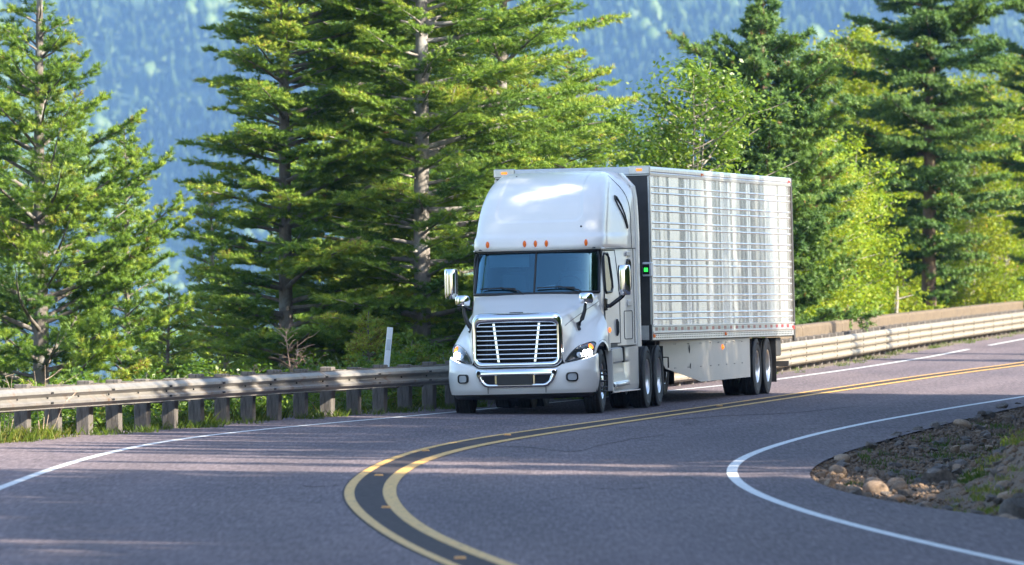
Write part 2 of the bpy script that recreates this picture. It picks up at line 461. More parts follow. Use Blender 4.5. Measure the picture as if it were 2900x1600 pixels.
class MB:
    """collects simple shapes, links them as one mesh object"""
    def __init__(s):
        s.v = []; s.f = []; s.sm = []; s.mi = []; s.cur = 0
    def add(s, vs, fs, smooth=False):
        o = len(s.v)
        s.v.extend([tuple(map(float, p)) for p in vs])
        for f in fs:
            s.f.append([i + o for i in f]); s.sm.append(smooth); s.mi.append(s.cur)
        return s
    def box(s, x0, x1, y0, y1, z0, z1, c=0.0):
        if c <= 0:
            vs = [(x, y, z) for z in (z0, z1) for y in (y0, y1) for x in (x0, x1)]
            s.add(vs, [(0, 2, 3, 1), (4, 5, 7, 6), (0, 1, 5, 4), (2, 6, 7, 3), (0, 4, 6, 2), (1, 3, 7, 5)])
        else:   # chamfered
            vs = []; idx = {}
            for ax in range(3):
                for sx in (0, 1):
                    for sy in (0, 1):
                        for sz in (0, 1):
                            e = [c, c, c]; e[ax] = 0
                            p = ((x0 + e[0]) if not sx else (x1 - e[0]), (y0 + e[1]) if not sy else (y1 - e[1]), (z0 + e[2]) if not sz else (z1 - e[2]))
                            idx[(ax, sx, sy, sz)] = len(vs); vs.append(p)
            fs = []
            for ax in range(3):
                o = [a for a in range(3) if a != ax]
                for sd in (0, 1):
                    q = []
                    for (u, w) in ((0, 0), (1, 0), (1, 1), (0, 1)):
                        k = [0, 0, 0]; k[ax] = sd; k[o[0]] = u; k[o[1]] = w
                        q.append(idx[(ax, *k)])
                    fs.append(q)
            for ax in range(3):
                o = [a for a in range(3) if a != ax]
                for u in (0, 1):
                    for w in (0, 1):
                        k0 = [0, 0, 0]; k0[o[0]] = u; k0[o[1]] = w
                        k1 = list(k0); k1[ax] = 1
                        fs.append([idx[(o[0], *k0)], idx[(o[0], *k1)], idx[(o[1], *k1)], idx[(o[1], *k0)]])
            for sx in (0, 1):
                for sy in (0, 1):
                    for sz in (0, 1):
                        fs.append([idx[(a, sx, sy, sz)] for a in range(3)])
            s.add(vs, fs)
        return s
    def tube(s, pts, rad, n=8, caps=True, smooth=True):
        pts = [Vector(p) for p in pts]
        if not hasattr(rad, '__len__'): rad = [rad] * len(pts)
        vs = []; fs = []
        for i, p in enumerate(pts):
            t = (pts[min(i + 1, len(pts) - 1)] - pts[max(i - 1, 0)]).normalized()
            a = Vector((0, 0, 1)) if abs(t.z) < 0.9 else Vector((1, 0, 0))
            u = t.cross(a).normalized(); w = t.cross(u)
            for k in range(n):
                an = 2 * math.pi * k / n
                vs.append(p + (u * math.cos(an) + w * math.sin(an)) * rad[i])
        for i in range(len(pts) - 1):
            for k in range(n):
                k2 = (k + 1) % n
                fs.append((i * n + k, i * n + k2, (i + 1) * n + k2, (i + 1) * n + k))
        s.add(vs, fs, smooth)
        if caps:
            s.add(vs[:n], [tuple(range(n))]); s.add(vs[-n:], [tuple(range(n))])
        return s
    def lathe(s, prof, n=40, axis='x', center=(0, 0, 0), smooth=True):
        """prof: (along axis, radius)"""
        vs = []; fs = []; m = len(prof)
        for k in range(n):
            an = 2 * math.pi * k / n
            c, d = math.cos(an), math.sin(an)
            for (a, r) in prof:
                if axis == 'x': p = (a, r * c, r * d)
                elif axis == 'y': p = (r * c, a, r * d)
                else: p = (r * c, r * d, a)
                vs.append((p[0] + center[0], p[1] + center[1], p[2] + center[2]))
        for k in range(n):
            k2 = (k + 1) % n
            for i in range(m - 1):
                fs.append((k * m + i, k * m + i + 1, k2 * m + i + 1, k2 * m + i))
        return s.add(vs, fs, smooth)
    def prism(s, poly, axis, a0, a1):
        """poly: 2-D outline extruded along axis from a0 to a1"""
        n = len(poly)
        def P(a, q):
            if axis == 'x': return (a, q[0], q[1])
            if axis == 'y': return (q[0], a, q[1])
            return (q[0], q[1], a)
        vs = [P(a0, q) for q in poly] + [P(a1, q) for q in poly]
        fs = [tuple(range(n)), tuple(range(2 * n - 1, n - 1, -1))]
        for i in range(n):
            j = (i + 1) % n
            fs.append((i, j, n + j, n + i))
        return s.add(vs, fs)
    def grid(s, G, smooth=True, closed_u=False):
        """G: rows of points"""
        G = np.asarray(G); a, b = G.shape[:2]
        fs = []
        for i in range(a - 1):
            for j in range(b - 1 if not closed_u else b):
                j2 = (j + 1) % b
                fs.append((i * b + j, i * b + j2, (i + 1) * b + j2, (i + 1) * b + j))
        return s.add(G.reshape(-1, 3), fs, smooth)
    def build(s, name, mats, parent=None, bevel=0.0):
        me = bpy.data.meshes.new(name)
        me.from_pydata(s.v, [], s.f)
        me.polygons.foreach_set('use_smooth', s.sm)
        me.polygons.foreach_set('material_index', s.mi)
        me.update()
        o = link_mesh(name, me, mats, parent)
        if bevel:
            md = o.modifiers.new('bevel', 'BEVEL'); md.width = bevel; md.segments = 2; md.limit_method = 'ANGLE'; md.angle_limit = math.radians(40)
        return o

def spline(P, n):
    """Catmull-Rom resample of control points (k,d) to n points"""
    P = np.asarray(P, float); k = len(P)
    if k == 2:
        t = np.linspace(0, 1, n)[:, None]
        return P[0] * (1 - t) + P[1] * t
    Q = np.vstack([2 * P[0] - P[1], P, 2 * P[-1] - P[-2]])
    t = np.linspace(0, k - 1 - 1e-9, n)
    i = t.astype(int); f = (t - i)[:, None]
    a, b, c, d = Q[i], Q[i + 1], Q[i + 2], Q[i + 3]
    return 0.5 * (2 * b + (c - a) * f + (2 * a - 5 * b + 4 * c - d) * f ** 2 + (3 * b - a - 3 * c + d) * f ** 3)

def patch(rows, nu, nv):
    """rows of control points -> smooth (nv, nu, 3) grid"""
    R = [spline(r, nu) for r in rows]
    R = np.stack(R)                     # k, nu, 3
    return np.stack([spline(R[:, j], nv) for j in range(nu)], axis=1)

def rrect(x0, x1, z0, z1, r, n=5):
    out = []
    for cx, cz, a0 in ((x1 - r, z1 - r, 0), (x0 + r, z1 - r, 90), (x0 + r, z0 + r, 180), (x1 - r, z0 + r, 270)):
        for k in range(n + 1):
            a = math.radians(a0 + 90 * k / n)
            out.append((cx + r * math.cos(a), cz + r * math.sin(a)))
    return out

def ring_frame(mb, outer, inner, axis, a0, a1):
    """frame between two outlines with the same point count, extruded a0..a1 on axis y"""
    n = len(outer)
    def P(a, q): return (q[0], a, q[1]) if axis == 'y' else (a, q[0], q[1])
    vs = [P(a0, q) for q in outer] + [P(a0, q) for q in inner] + [P(a1, q) for q in outer] + [P(a1, q) for q in inner]
    fs = []
    for i in range(n):
        j = (i + 1) % n
        fs += [(i, j, n + j, n + i), (2 * n + i, 3 * n + i, 3 * n + j, 2 * n + j), (i, 2 * n + i, 2 * n + j, j), (n + i, n + j, 3 * n + j, 3 * n + i)]
    mb.add(vs, fs)
# ------------------------------------------------------------------ the road in plan (X to the right, Y away from the camera)
def curve(pts):
    p = np.array(pts, float)
    d = np.arange(-40, 460, 1.0)
    x = np.interp(d, p[:, 0], p[:, 1])
    lo, hi = p[0], p[-1]
    s0 = (p[1, 1] - p[0, 1]) / (p[1, 0] - p[0, 0]); s1 = (p[-1, 1] - p[-2, 1]) / (p[-1, 0] - p[-2, 0])
    x = np.where(d < lo[0], lo[1] + s0 * (d - lo[0]) + 0.0012 * (d - lo[0]) ** 2, x)
    x = np.where(d > hi[0], hi[1] + s1 * (d - hi[0]) + 0.0016 * (d - hi[0]) ** 2, x)
    k = np.exp(-0.5 * (np.arange(-9, 10) / 2.8) ** 2); k /= k.sum()
    xp = np.concatenate([x[0] + (x[1] - x[0]) * np.arange(-9, 0), x, x[-1] + (x[-1] - x[-2]) * np.arange(1, 10)])
    xs = np.convolve(xp, k, 'valid')
    return lambda q: np.interp(q, d, xs)
c_white_far = curve([(60, -5.1), (78, -5.75), (90, -5.95), (100, -5.80), (108, -5.68), (114.5, -5.5), (120.4, -5.2), (125, -4.85), (130.2, -4.17), (134, -3.48), (137.9, -2.67), (141.9, -1.8), (146.1, -0.95), (155, 0.75), (168, 3.15), (178, 5.0), (195.7, 7.5), (215, 10.0), (234, 12.15), (255, 14.6), (300, 20.5)])
c_yel_a = curve([(77.65, -0.54), (79.7, -0.73), (82.8, -0.98), (86.8, -1.26), (91.4, -1.52), (95.9, -1.73), (99.7, -1.83), (103.7, -1.85), (110, -1.74), (116.4, -1.48), (122.7, -1.02), (128.9, -0.22), (134.4, 0.66), (142.5, 1.96), (152, 3.44), (163.8, 5.2), (185, 8.4), (204, 11.5), (255, 18.2), (300, 24.2)])
c_yel_b = curve([(77.65, -0.06), (80.7, -0.36), (83.7, -0.62), (87.1, -0.88), (91.1, -1.1), (95.9, -1.28), (99.7, -1.38), (102.9, -1.41), (109, -1.34), (113.9, -1.15), (119.9, -0.73), (125.6, -0.1), (130.8, 0.65), (139.4, 1.92), (148.8, 3.4), (160.9, 5.2), (185, 8.85), (204, 11.95), (255, 18.65), (300, 24.65)])
c_white_near = curve([(77.65, 4.42), (79.2, 4.24), (81.5, 4.0), (83.9, 3.75), (86.8, 3.49), (89.8, 3.22), (93.8, 2.95), (99.2, 2.68), (102.9, 2.6), (106.7, 2.59), (110, 2.66), (112.9, 2.78), (117.1, 3.06), (122.7, 3.59), (129.7, 4.36), (138.8, 5.59), (150.2, 7.38), (160.5, 9.12), (185, 13.3), (204, 16.5), (255, 23.5), (300, 30)])
c_edge_near = curve([(60, 11.5), (75, 8.6), (82, 7.0), (89.8, 5.2), (92.4, 4.6), (94.5, 4.22), (97.4, 3.9), (100.5, 3.6), (103.7, 3.46), (107.2, 3.48), (112.9, 3.82), (119.3, 4.43), (127.6, 5.42), (138.8, 6.83), (152, 8.65), (170, 11.9), (204, 18.2), (255, 25.2), (300, 31.5)])
c_edge_far = curve([(60, -6.5), (80, -7.6), (100, -8.2), (112, -8.1), (120, -7.65), (125, -7.15), (132, -6.05), (135, -5.4), (140, -4.5), (143.5, -3.7), (147.5, -2.5), (152, -1.35), (168, 1.7), (178, 3.9), (195, 6.5), (215, 9.0), (234, 11.15), (255, 13.6), (300, 19.5)])
c_rail = curve([(60, -7.6), (80, -8.3), (100, -8.7), (112, -8.6), (120, -7.95), (124.5, -7.15), (128.5, -6.05), (134, -4.75), (139.5, -3.55), (144, -2.3), (148.4, -1.12), (152, -0.2), (160, 1.2), (172, 3.2), (184, 4.9), (192, 5.75), (206, 7.45), (229, 10.0), (250.5, 12.6), (274.5, 15.55), (320, 21.6)])

def hash2(x, y, s=0.0):
    return np.sin(x * 0.7 + s) * np.cos(y * 0.53 - s * 1.3) + 0.5 * np.sin(x * 1.9 - y * 1.3 + s * 2.1) + 0.25 * np.sin(x * 4.3 + y * 3.7 + s)

def near_hill(X, D):
    """the cut bank on the inside of the bend: a shallow rocky ditch, then a steep slope that is lowered to let sun and sky through"""
    u = X - c_edge_near(np.clip(D, -40, 459))
    t = np.clip(u / 0.4, 0, 1)
    ditch = -0.20 * np.sin(np.clip(u / 2.6, 0, 1) * math.pi) * t
    bank = np.clip(u - 1.7, 0, None)
    top = np.interp(D, [-300, 60, 98, 106, 114, 122, 148, 160, 175], [4, 4.5, 4.5, 3, 3, 4.5, 4.5, 2.5, .3])  # unseen height profile shaped for sun strips and the trailer's sky reflection
    bank = top * (1 - np.exp(-0.85 * bank / np.maximum(top, .3) * np.clip(bank / 1.5, .25, 1)))
    return np.where(u > 0, -0.03 - 0.02 * t + ditch + bank + 0.05 * hash2(X * 2.2, D * 1.1) * np.clip(u / 1.2, 0, 1), -0.05)

def terrain(X, D):
    X = np.asarray(X, float); D = np.asarray(D, float)
    dd = np.clip(D, -40, 459)
    v = c_rail(dd) - 0.45 - X            # metres beyond the guardrail
    drop = -0.06 - np.clip(v, 0, None) * 0.50 + 0.10 * hash2(X, D, 1.0) * np.clip(v, 0, 1)
    drop = np.maximum(drop, -240 - 0.004 * np.abs(D))
    far = np.clip((D - 330) / 120, 0, 1)
    z = np.where(v > 0, drop, near_hill(X, D))
    return z * (1 - far) + np.minimum(z, -30 - (D - 330) * 0.35).clip(-240) * far

def ribbon(name, fa, fb, d0, d1, step, z, m, kind='structure', nx=1, gaps=()):
    d = np.arange(d0, d1 + step / 2, step)
    a = fa(d); b = fb(d)
    V = []; F = []
    for j in range(nx + 1):
        t = j / nx
        V.append(np.c_[a * (1 - t) + b * t, d, np.full_like(d, z)])
    V = np.stack(V, 1).reshape(-1, 3)
    n = len(d); w = nx + 1
    for i in range(n - 1):
        if any(g0 < d[i] < g1 for g0, g1 in gaps): continue
        for j in range(nx):
            F.append((i * w + j, i * w + j + 1, (i + 1) * w + j + 1, (i + 1) * w + j))
    me = raw_mesh(name, V, 4, F, attr=V[:, 0] - c_yel_a(V[:, 1]) if name == 'road' else None)
    o = link_mesh(name, me, m)
    o['kind'] = kind
    return o

def grid_coords(core, far):
    return np.array(sorted(set(list(np.round(core, 3)) + list(far))))

def build_ground():
    xs = grid_coords(np.arange(-16, 22, 0.35), [-4000, -2500, -1500, -900, -500, -300, -180, -110, -70, -45, -30, -22, 26, 32, 40, 52, 70, 100, 150, 250, 400, 700, 1200, 2000, 3000, 4000])
    ds = grid_coords(np.arange(74, 290, 0.7), [-300, -150, -60, -20, 0, 20, 40, 55, 65, 70, 300, 315, 330, 350, 380, 420, 460, 520, 600, 750, 1000, 1500, 2500, 4000, 6000, 7500])
    XX, DD = np.meshgrid(xs, ds)
    Z = terrain(XX, DD)
    # a little micro relief off the road
    V = np.stack([XX, DD, Z], -1).reshape(-1, 3)
    a, b = XX.shape
    i, j = np.meshgrid(np.arange(a - 1), np.arange(b - 1), indexing='ij')
    q = (i * b + j).ravel()
    F = np.stack([q, q + 1, q + b + 1, q + b], 1)
    me = raw_mesh('ground', V, 4, F, smooth=True)
    o = link_mesh('ground', me, 'ground'); o['kind'] = 'structure'
    tag(o, 'earth ground under the road, dropping away behind the guardrail')
build_ground()

o = ribbon('road', c_edge_far, c_edge_near, -20, 340, 1.0, 0.0, 'asphalt', nx=6)
tag(o, 'grey asphalt road bending towards the viewer in long curves')
o = ribbon('gravel_verge', lambda d: c_rail(d) - 0.5, lambda d: c_edge_far(d) + 0.02, -20, 320, 1.0, -0.025, 'verge', nx=2)
tag(o, 'gravel strip between the asphalt and the guardrail')
def line(name, c, w, d0, d1, m, z=0.004, label=None, gaps=()):
    o = ribbon(name, lambda d: c(d) - w / 2, lambda d: c(d) + w / 2, d0, d1, 0.5, z, m, gaps=gaps)
    tag(o, label)
line('edge_marking', c_white_far, 0.12, 0, 330, 'line_white', label='white edge line on the guardrail side of the road', gaps=((229, 238),))
line('edge_marking', c_white_near, 0.13, 0, 330, 'line_white', label='white edge line along the inside of the bend')
o = ribbon('centre_strip', lambda d: c_yel_a(d) - 0.08, lambda d: c_yel_b(d) + 0.05, 0, 330, 0.5, 0.004, 'line_dark')
tag(o, 'dark tarred strip between the two yellow lines')
line('centre_marking', c_yel_a, 0.11, 0, 330, 'line_yellow', z=0.008, label='worn yellow centre line on the truck side')
line('centre_marking', c_yel_b, 0.15, 0, 330, 'line_yellow', z=0.008, label='wider yellow centre line on the viewer side')

# hairline cracks in the asphalt
def crack(pts, w, seed, label):
    rg = np.random.default_rng(seed)
    P = []
    for (a, b) in pts:
        D = 25500 * EYE / (b - 677); P.append(((a - 1450) * D / 25500, D))
    P = spline(P, 60); P[:, 1] += np.cumsum(rg.normal(0, .05, 60)); P[:, 0] += rg.normal(0, .012, 60)
    hw = w * rg.uniform(.4, 1.2, 60)
    V = np.concatenate([np.c_[P[:, 0], P[:, 1] - hw, np.full(60, .004)], np.c_[P[:, 0], P[:, 1] + hw, np.full(60, .004)]])
    F = [(i, i + 1, 61 + i, 60 + i) for i in range(59)]
    o = link_mesh('road_crack', raw_mesh('road_crack', V, 4, F), 'line_dark'); o['kind'] = 'structure'; tag(o, label)
crack([(1370, 1262), (1500, 1268), (1618, 1279), (1700, 1262), (1793, 1243), (1880, 1232)], .10, 1, 'hairline crack across the near lane ahead of the truck')
crack([(1690, 1384), (1760, 1386), (1830, 1384)], .05, 2, 'short crack in the near lane')
crack([(860, 1376), (905, 1379), (960, 1375)], .05, 3, 'short crack beside the yellow bend')
crack([(1900, 1190), (2050, 1178), (2250, 1168), (2420, 1150)], .12, 4, 'long faint crack behind the yellow lines')

# raised pavement markers between the yellow lines
def road_stud(X, D, rz, label):
    mb = MB()
    mb.add([(-.055, -.05, 0), (.055, -.05, 0), (.055, .05, 0), (-.055, .05, 0), (-.045, -.028, .018), (.045, -.028, .018), (.045, .028, .018), (-.045, .028, .018)],
           [(0, 1, 5, 4), (1, 2, 6, 5), (2, 3, 7, 6), (3, 0, 4, 7), (4, 5, 6, 7)])
    o = mb.build('road_stud', 'stud')
    o.location = (X, D, 0.004); o.rotation_euler = (0, 0, rz)
    tag(o, label, 'road stud', 'amber studs between the yellow lines')
for (px, py, lab) in ((1303, 1583, 'amber road stud at the bottom edge, where the yellow lines leave the photo'),
                      (1094, 1439, 'amber road stud just below the tightest point of the yellow bend'),
                      (1073, 1348, 'amber road stud just above the tightest point of the yellow bend'),
                      (1205, 1278, 'amber road stud where the yellow lines start to straighten'),
                      (1437, 1233, 'small amber road stud ahead of the truck wheel'),
                      (2038, 1151, 'tiny amber road stud between the lines beside the trailer skirt')):
    D = 25500 * EYE / (py - 677); road_stud((px - 1450) * D / 25500, D, 0.0, lab)

# ------------------------------------------------------------------ guardrails
def rail_frames(d0, d1, step, off=0.0):
    """points along the rail with tangent and outward (road side) normal"""
    fine = np.arange(d0, d1, 0.1)
    x = c_rail(fine); s = np.concatenate([[0], np.cumsum(np.hypot(np.diff(x), np.diff(fine)))])
    q = np.arange(0, s[-1], step)
    dd = np.interp(q, s, fine); xx = c_rail(dd)
    tx = (c_rail(dd + 0.5) - c_rail(dd - 0.5)); n = np.hypot(tx, 1.0)
    return [(Vector((a, b, 0)), Vector((t / m, 1 / m, 0)), Vector((1 / m, -t / m, 0))) for a, b, t, m in zip(xx, dd, tx, n)]

W_PROF = [(0.0, 0.0), (-0.005, 0.012), (0.078, 0.062), (0.083, 0.098), (0.004, 0.145), (0.0, 0.156), (0.004, 0.167), (0.083, 0.214), (0.078, 0.250), (-0.005, 0.300), (0.0, 0.312)]
T_PROF = []
for k in range(3):
    T_PROF += [(0.0, 0.0 + 0.17 * k), (0.075, 0.045 + 0.17 * k), (0.085, 0.085 + 0.17 * k), (0.075, 0.125 + 0.17 * k)]
T_PROF.append((0.0, 0.51))

def beam_panel(fr, prof, z0, lift):
    rows = []
    for p, t, n in fr:
        rows.append([tuple(p + n * (a + lift) + Vector((0, 0, z0 + h))) for a, h in prof])
    back = [[tuple(Vector(q) - fr[i][2] * 0.006) for q in r] for i, r in enumerate(rows)]
    mb = MB()
    mb.grid(rows, smooth=False); mb.grid([r[::-1] for r in back], smooth=False)
    for i in (0, -1):
        mb.grid([rows[i], back[i]], smooth=False)
    return mb

def wood_post(parent, p, t, n, w, dep, z0, z1, back):
    c = p - n * back
    mb = MB(); mb.box(-w / 2, w / 2, -dep / 2, dep / 2, z0, z1, 0.012)
    o = mb.build('post', 'timber', parent)
    j = random.Random(int(p.y * 97))
    o.location = (c.x, c.y, 0); o.rotation_euler = (j.uniform(-.015, .015), j.uniform(-.02, .02), math.atan2(n.y, n.x) - math.pi / 2 + j.uniform(-.05, .05))
    return o

def w_guardrail():
    root = empty('guardrail', (c_rail(124.0), 124, 0))
    tag(root, 'weathered steel guardrail with two ridges on wooden posts, running left of the truck', 'guardrail')
    fr = rail_frames(96, 169, 0.254)
    base = Vector(root.location)
    fr = [(p - base, t, n) for p, t, n in fr]
    per = 12
    j = random.Random(3)
    for i in range(0, len(fr) - 1, per):
        seg = fr[i:i + per + 1 + (1 if i + per + 1 < len(fr) else 0)]
        if len(seg) < 3: continue
        mb = beam_panel(seg, W_PROF, 0.425, 0.06 + 0.008 * ((i // per) % 2))
        mb.cur = 1          # splice and post bolts of this panel
        for k in (0, per // 2):
            if i + k >= len(fr): continue
            p, t, n = fr[i + k]
            pts = [(0.02, 0.156)] + ([(0.07, 0.085), (0.07, 0.225)] if k == 0 else [])
            for a, h in pts:
                for dt in ((0,) if a < .05 else (0.03, 0.10)):
                    q = p + n * (a + 0.075) + t * dt + Vector((0, 0, 0.425 + h))
                    mb.tube([q, q + n * 0.02], 0.016, 6)
        mb.build('rail_beam', ['galv', 'steel_dark'], root)
    for i in range(0, len(fr), 6):
        p, t, n = fr[i]
        wood_post(root, p, t, n, 0.20, 0.20, -0.6, 0.76 + j.uniform(-.02, .03), 0.26)
        mb = MB(); mb.box(-.075, .075, -.09, .09, 0.40, 0.745, 0.008)
        o = mb.build('spacer_block', 'timber', root)
        c = p - n * 0.05
        o.location = (c.x, c.y, 0); o.rotation_euler = (0, 0, math.atan2(n.y, n.x) - math.pi / 2)
    return root
w_guardrail()

def thrie_guardrail():
    root = empty('guardrail', (c_rail(200.0), 200, 0))
    tag(root, 'pale steel guardrail with three ridges, on the bend beyond the trailer', 'guardrail')
    base = Vector(root.location)
    fr = [(p - base, t, n) for p, t, n in rail_frames(168.5, 318, 0.4)]
    per = 10
    for i in range(0, len(fr) - 1, per):
        seg = fr[i:i + per + 2]
        if len(seg) < 3: continue
        mb = beam_panel(seg, T_PROF, 0.085, 0.06 + 0.010 * ((i // per) % 2)); mb.cur = 1
        p, t, n = seg[0]
        for h in (0.085, 0.17, 0.255, 0.34, 0.425):
            q = p + n * 0.14 + t * 0.05 + Vector((0, 0, 0.085 + h))
            mb.tube([q, q + n * 0.02], 0.018, 6)
        mb.build('rail_beam', ['galv_pale', 'steel_dark'], root)
    for i in range(0, len(fr), 5):
        p, t, n = fr[i]
        wood_post(root, p, t, n, 0.18, 0.20, -0.5, 0.66, 0.12)
thrie_guardrail()

# concrete wall blocks behind the far guardrail
def wall_blocks():
    fr = rail_frames(168, 316, 0.5)
    per = 23
    seq = ['hidden behind the trailer', 'whose near end meets the back corner of the trailer', 'second from the trailer, under the leafy bushes', 'third from the trailer, below the broken stump',
           'fourth from the trailer, left of the tall dark fir', 'directly below the tall dark fir', 'just right of the tall dark fir', 'below the pale saplings at the photo edge', 'beyond the photo edge', 'far round the bend']
    k = 0
    for i in range(0, len(fr) - per, per):
        seg = fr[i:i + per + 1]
        rows = []
        base = seg[0][0]
        zt = 0.87
        n_ = len(seg)
        for a, (p, t, n) in enumerate(seg):
            q = p - n * 0.62 - base
            e = -t * 0.04 if a == n_ - 1 else (t * 0.04 if a == 0 else Vector((0, 0, 0)))
            dip = 0.03 if a in (0, n_ - 1) else 0.0
            q = q + e
            prof = [(0.17, -0.5), (0.16, zt - .05 - dip), (0.125, zt - dip), (-0.125, zt - dip), (-0.16, zt - .05 - dip), (-0.17, -0.5)]
            rows.append([tuple(q + n * u + Vector((0, 0, h))) for u, h in prof])
        mb = MB(); mb.grid(rows, smooth=False); mb.add(rows[0], [tuple(range(6))]); mb.add(rows[-1], [tuple(range(5, -1, -1))])
        o = mb.build('parapet_block', 'concrete')
        o.location = base
        tag(o, 'tan concrete parapet block ' + seq[min(k, len(seq) - 1)], 'parapet block', 'concrete blocks along the far side of the bend')
        k += 1
wall_blocks()

# white delineator post
def delineator():
    D = 148.6; X = (1083 - 1450) * D / 25500
    root = empty('delineator_post', (X, D, 0), (0, math.radians(5.5), math.radians(12)))
    tag(root, 'flat white marker post leaning slightly behind the guardrail', 'marker post')
    mb = MB(); mb.box(-.048, .048, -.012, .012, -.5, 1.36, .004); mb.build('blade', 'delineator', root)
    mb = MB(); mb.box(-.036, .036, -.016, -.0125, 0.98, 1.16, .001); mb.build('reflector', 'reflector', root)
delineator()
# ------------------------------------------------------------------ the truck tractor (local: x to the viewer's right, y towards its back, z up)
LEAN = math.radians(-1.4)
def wheel(parent, name, x, y, r, w, side, kind, rz=0.0):
    """side: +1 outer face towards +x.  kind: steer, drive, trailer"""
    rr = 0.292
    h = w / 2
    prof = [(-h * .80, rr), (-h * .98, rr + .03), (-h, rr + .10), (-h * .97, r - .06), (-h * .86, r - .015)]
    for k in range(5):
        c = -h * .72 + k * h * .36
        prof += [(c - h * .13, r), (c + h * .13, r)]
        if k < 4: prof += [(c + h * .14, r - .014), (c + h * .22, r - .014)]
    prof += [(h * .86, r - .015), (h * .97, r - .06), (h, r - .10), (h * .995, rr + .12), (h * 1.0, rr + .105), (h * .98, rr + .03), (h * .80, rr)]
    mb = MB(); mb.lathe(prof, 56)
    o = mb.build(name, 'tyre', parent)
    o.location = (x, y, r); o.rotation_euler = (0, 0, rz)
    mb = MB(); s = side
    f = h * .86
    if kind == 'steer':
        p = [(f, rr), (f, rr - .012), (f - .05, rr - .025), (f - .09, rr - .05), (f - .05, .20), (f + .0, .155), (f + .01, .14), (f + .01, 0.0)]
    elif kind == 'dual':
        p = [(f, rr), (f, rr - .012), (f - .03, rr - .024), (f - .09, rr - .04), (f - .125, .20), (f - .135, .12), (f - .10, .11), (f - .095, 0.0)]
    else:
        p = [(f, rr), (f - .01, rr - .02), (-f + .02, rr - .03), (-f, rr)]
    mb.lathe([(a * s, q) for a, q in p], 48)
    if kind in ('steer', 'dual'):
        mb.cur = 1                      # lug nuts and hub cap sit in the rim's own mesh
        x0, x1 = ((f - .04) * s, (f + .075) * s) if kind == 'steer' else ((f - .135) * s, (f - .09) * s)
        for k in range(10):
            a = 2 * math.pi * k / 10
            c = Vector((0, math.cos(a), math.sin(a))) * (.175 if kind == 'steer' else .155)
            mb.tube([c + Vector((x0, 0, 0)), c + Vector((x0 + (x1 - x0) * .8, 0, 0)), c + Vector((x1, 0, 0))], [.019, .017, .008], 8)
    mb.build('rim', ['rim_chrome' if kind == 'steer' else 'rim', 'black_gloss' if kind == 'steer' else 'rim_chrome'], o)
    if kind == 'steer':
        mb = MB(); e = f + .02
        mb.lathe([((f - .15) * s, .11), (e * s - .01 * s, .105), (e * s, .09), (e * s, 0)], 24)
        mb.build('hub', 'chrome', o)
    return o

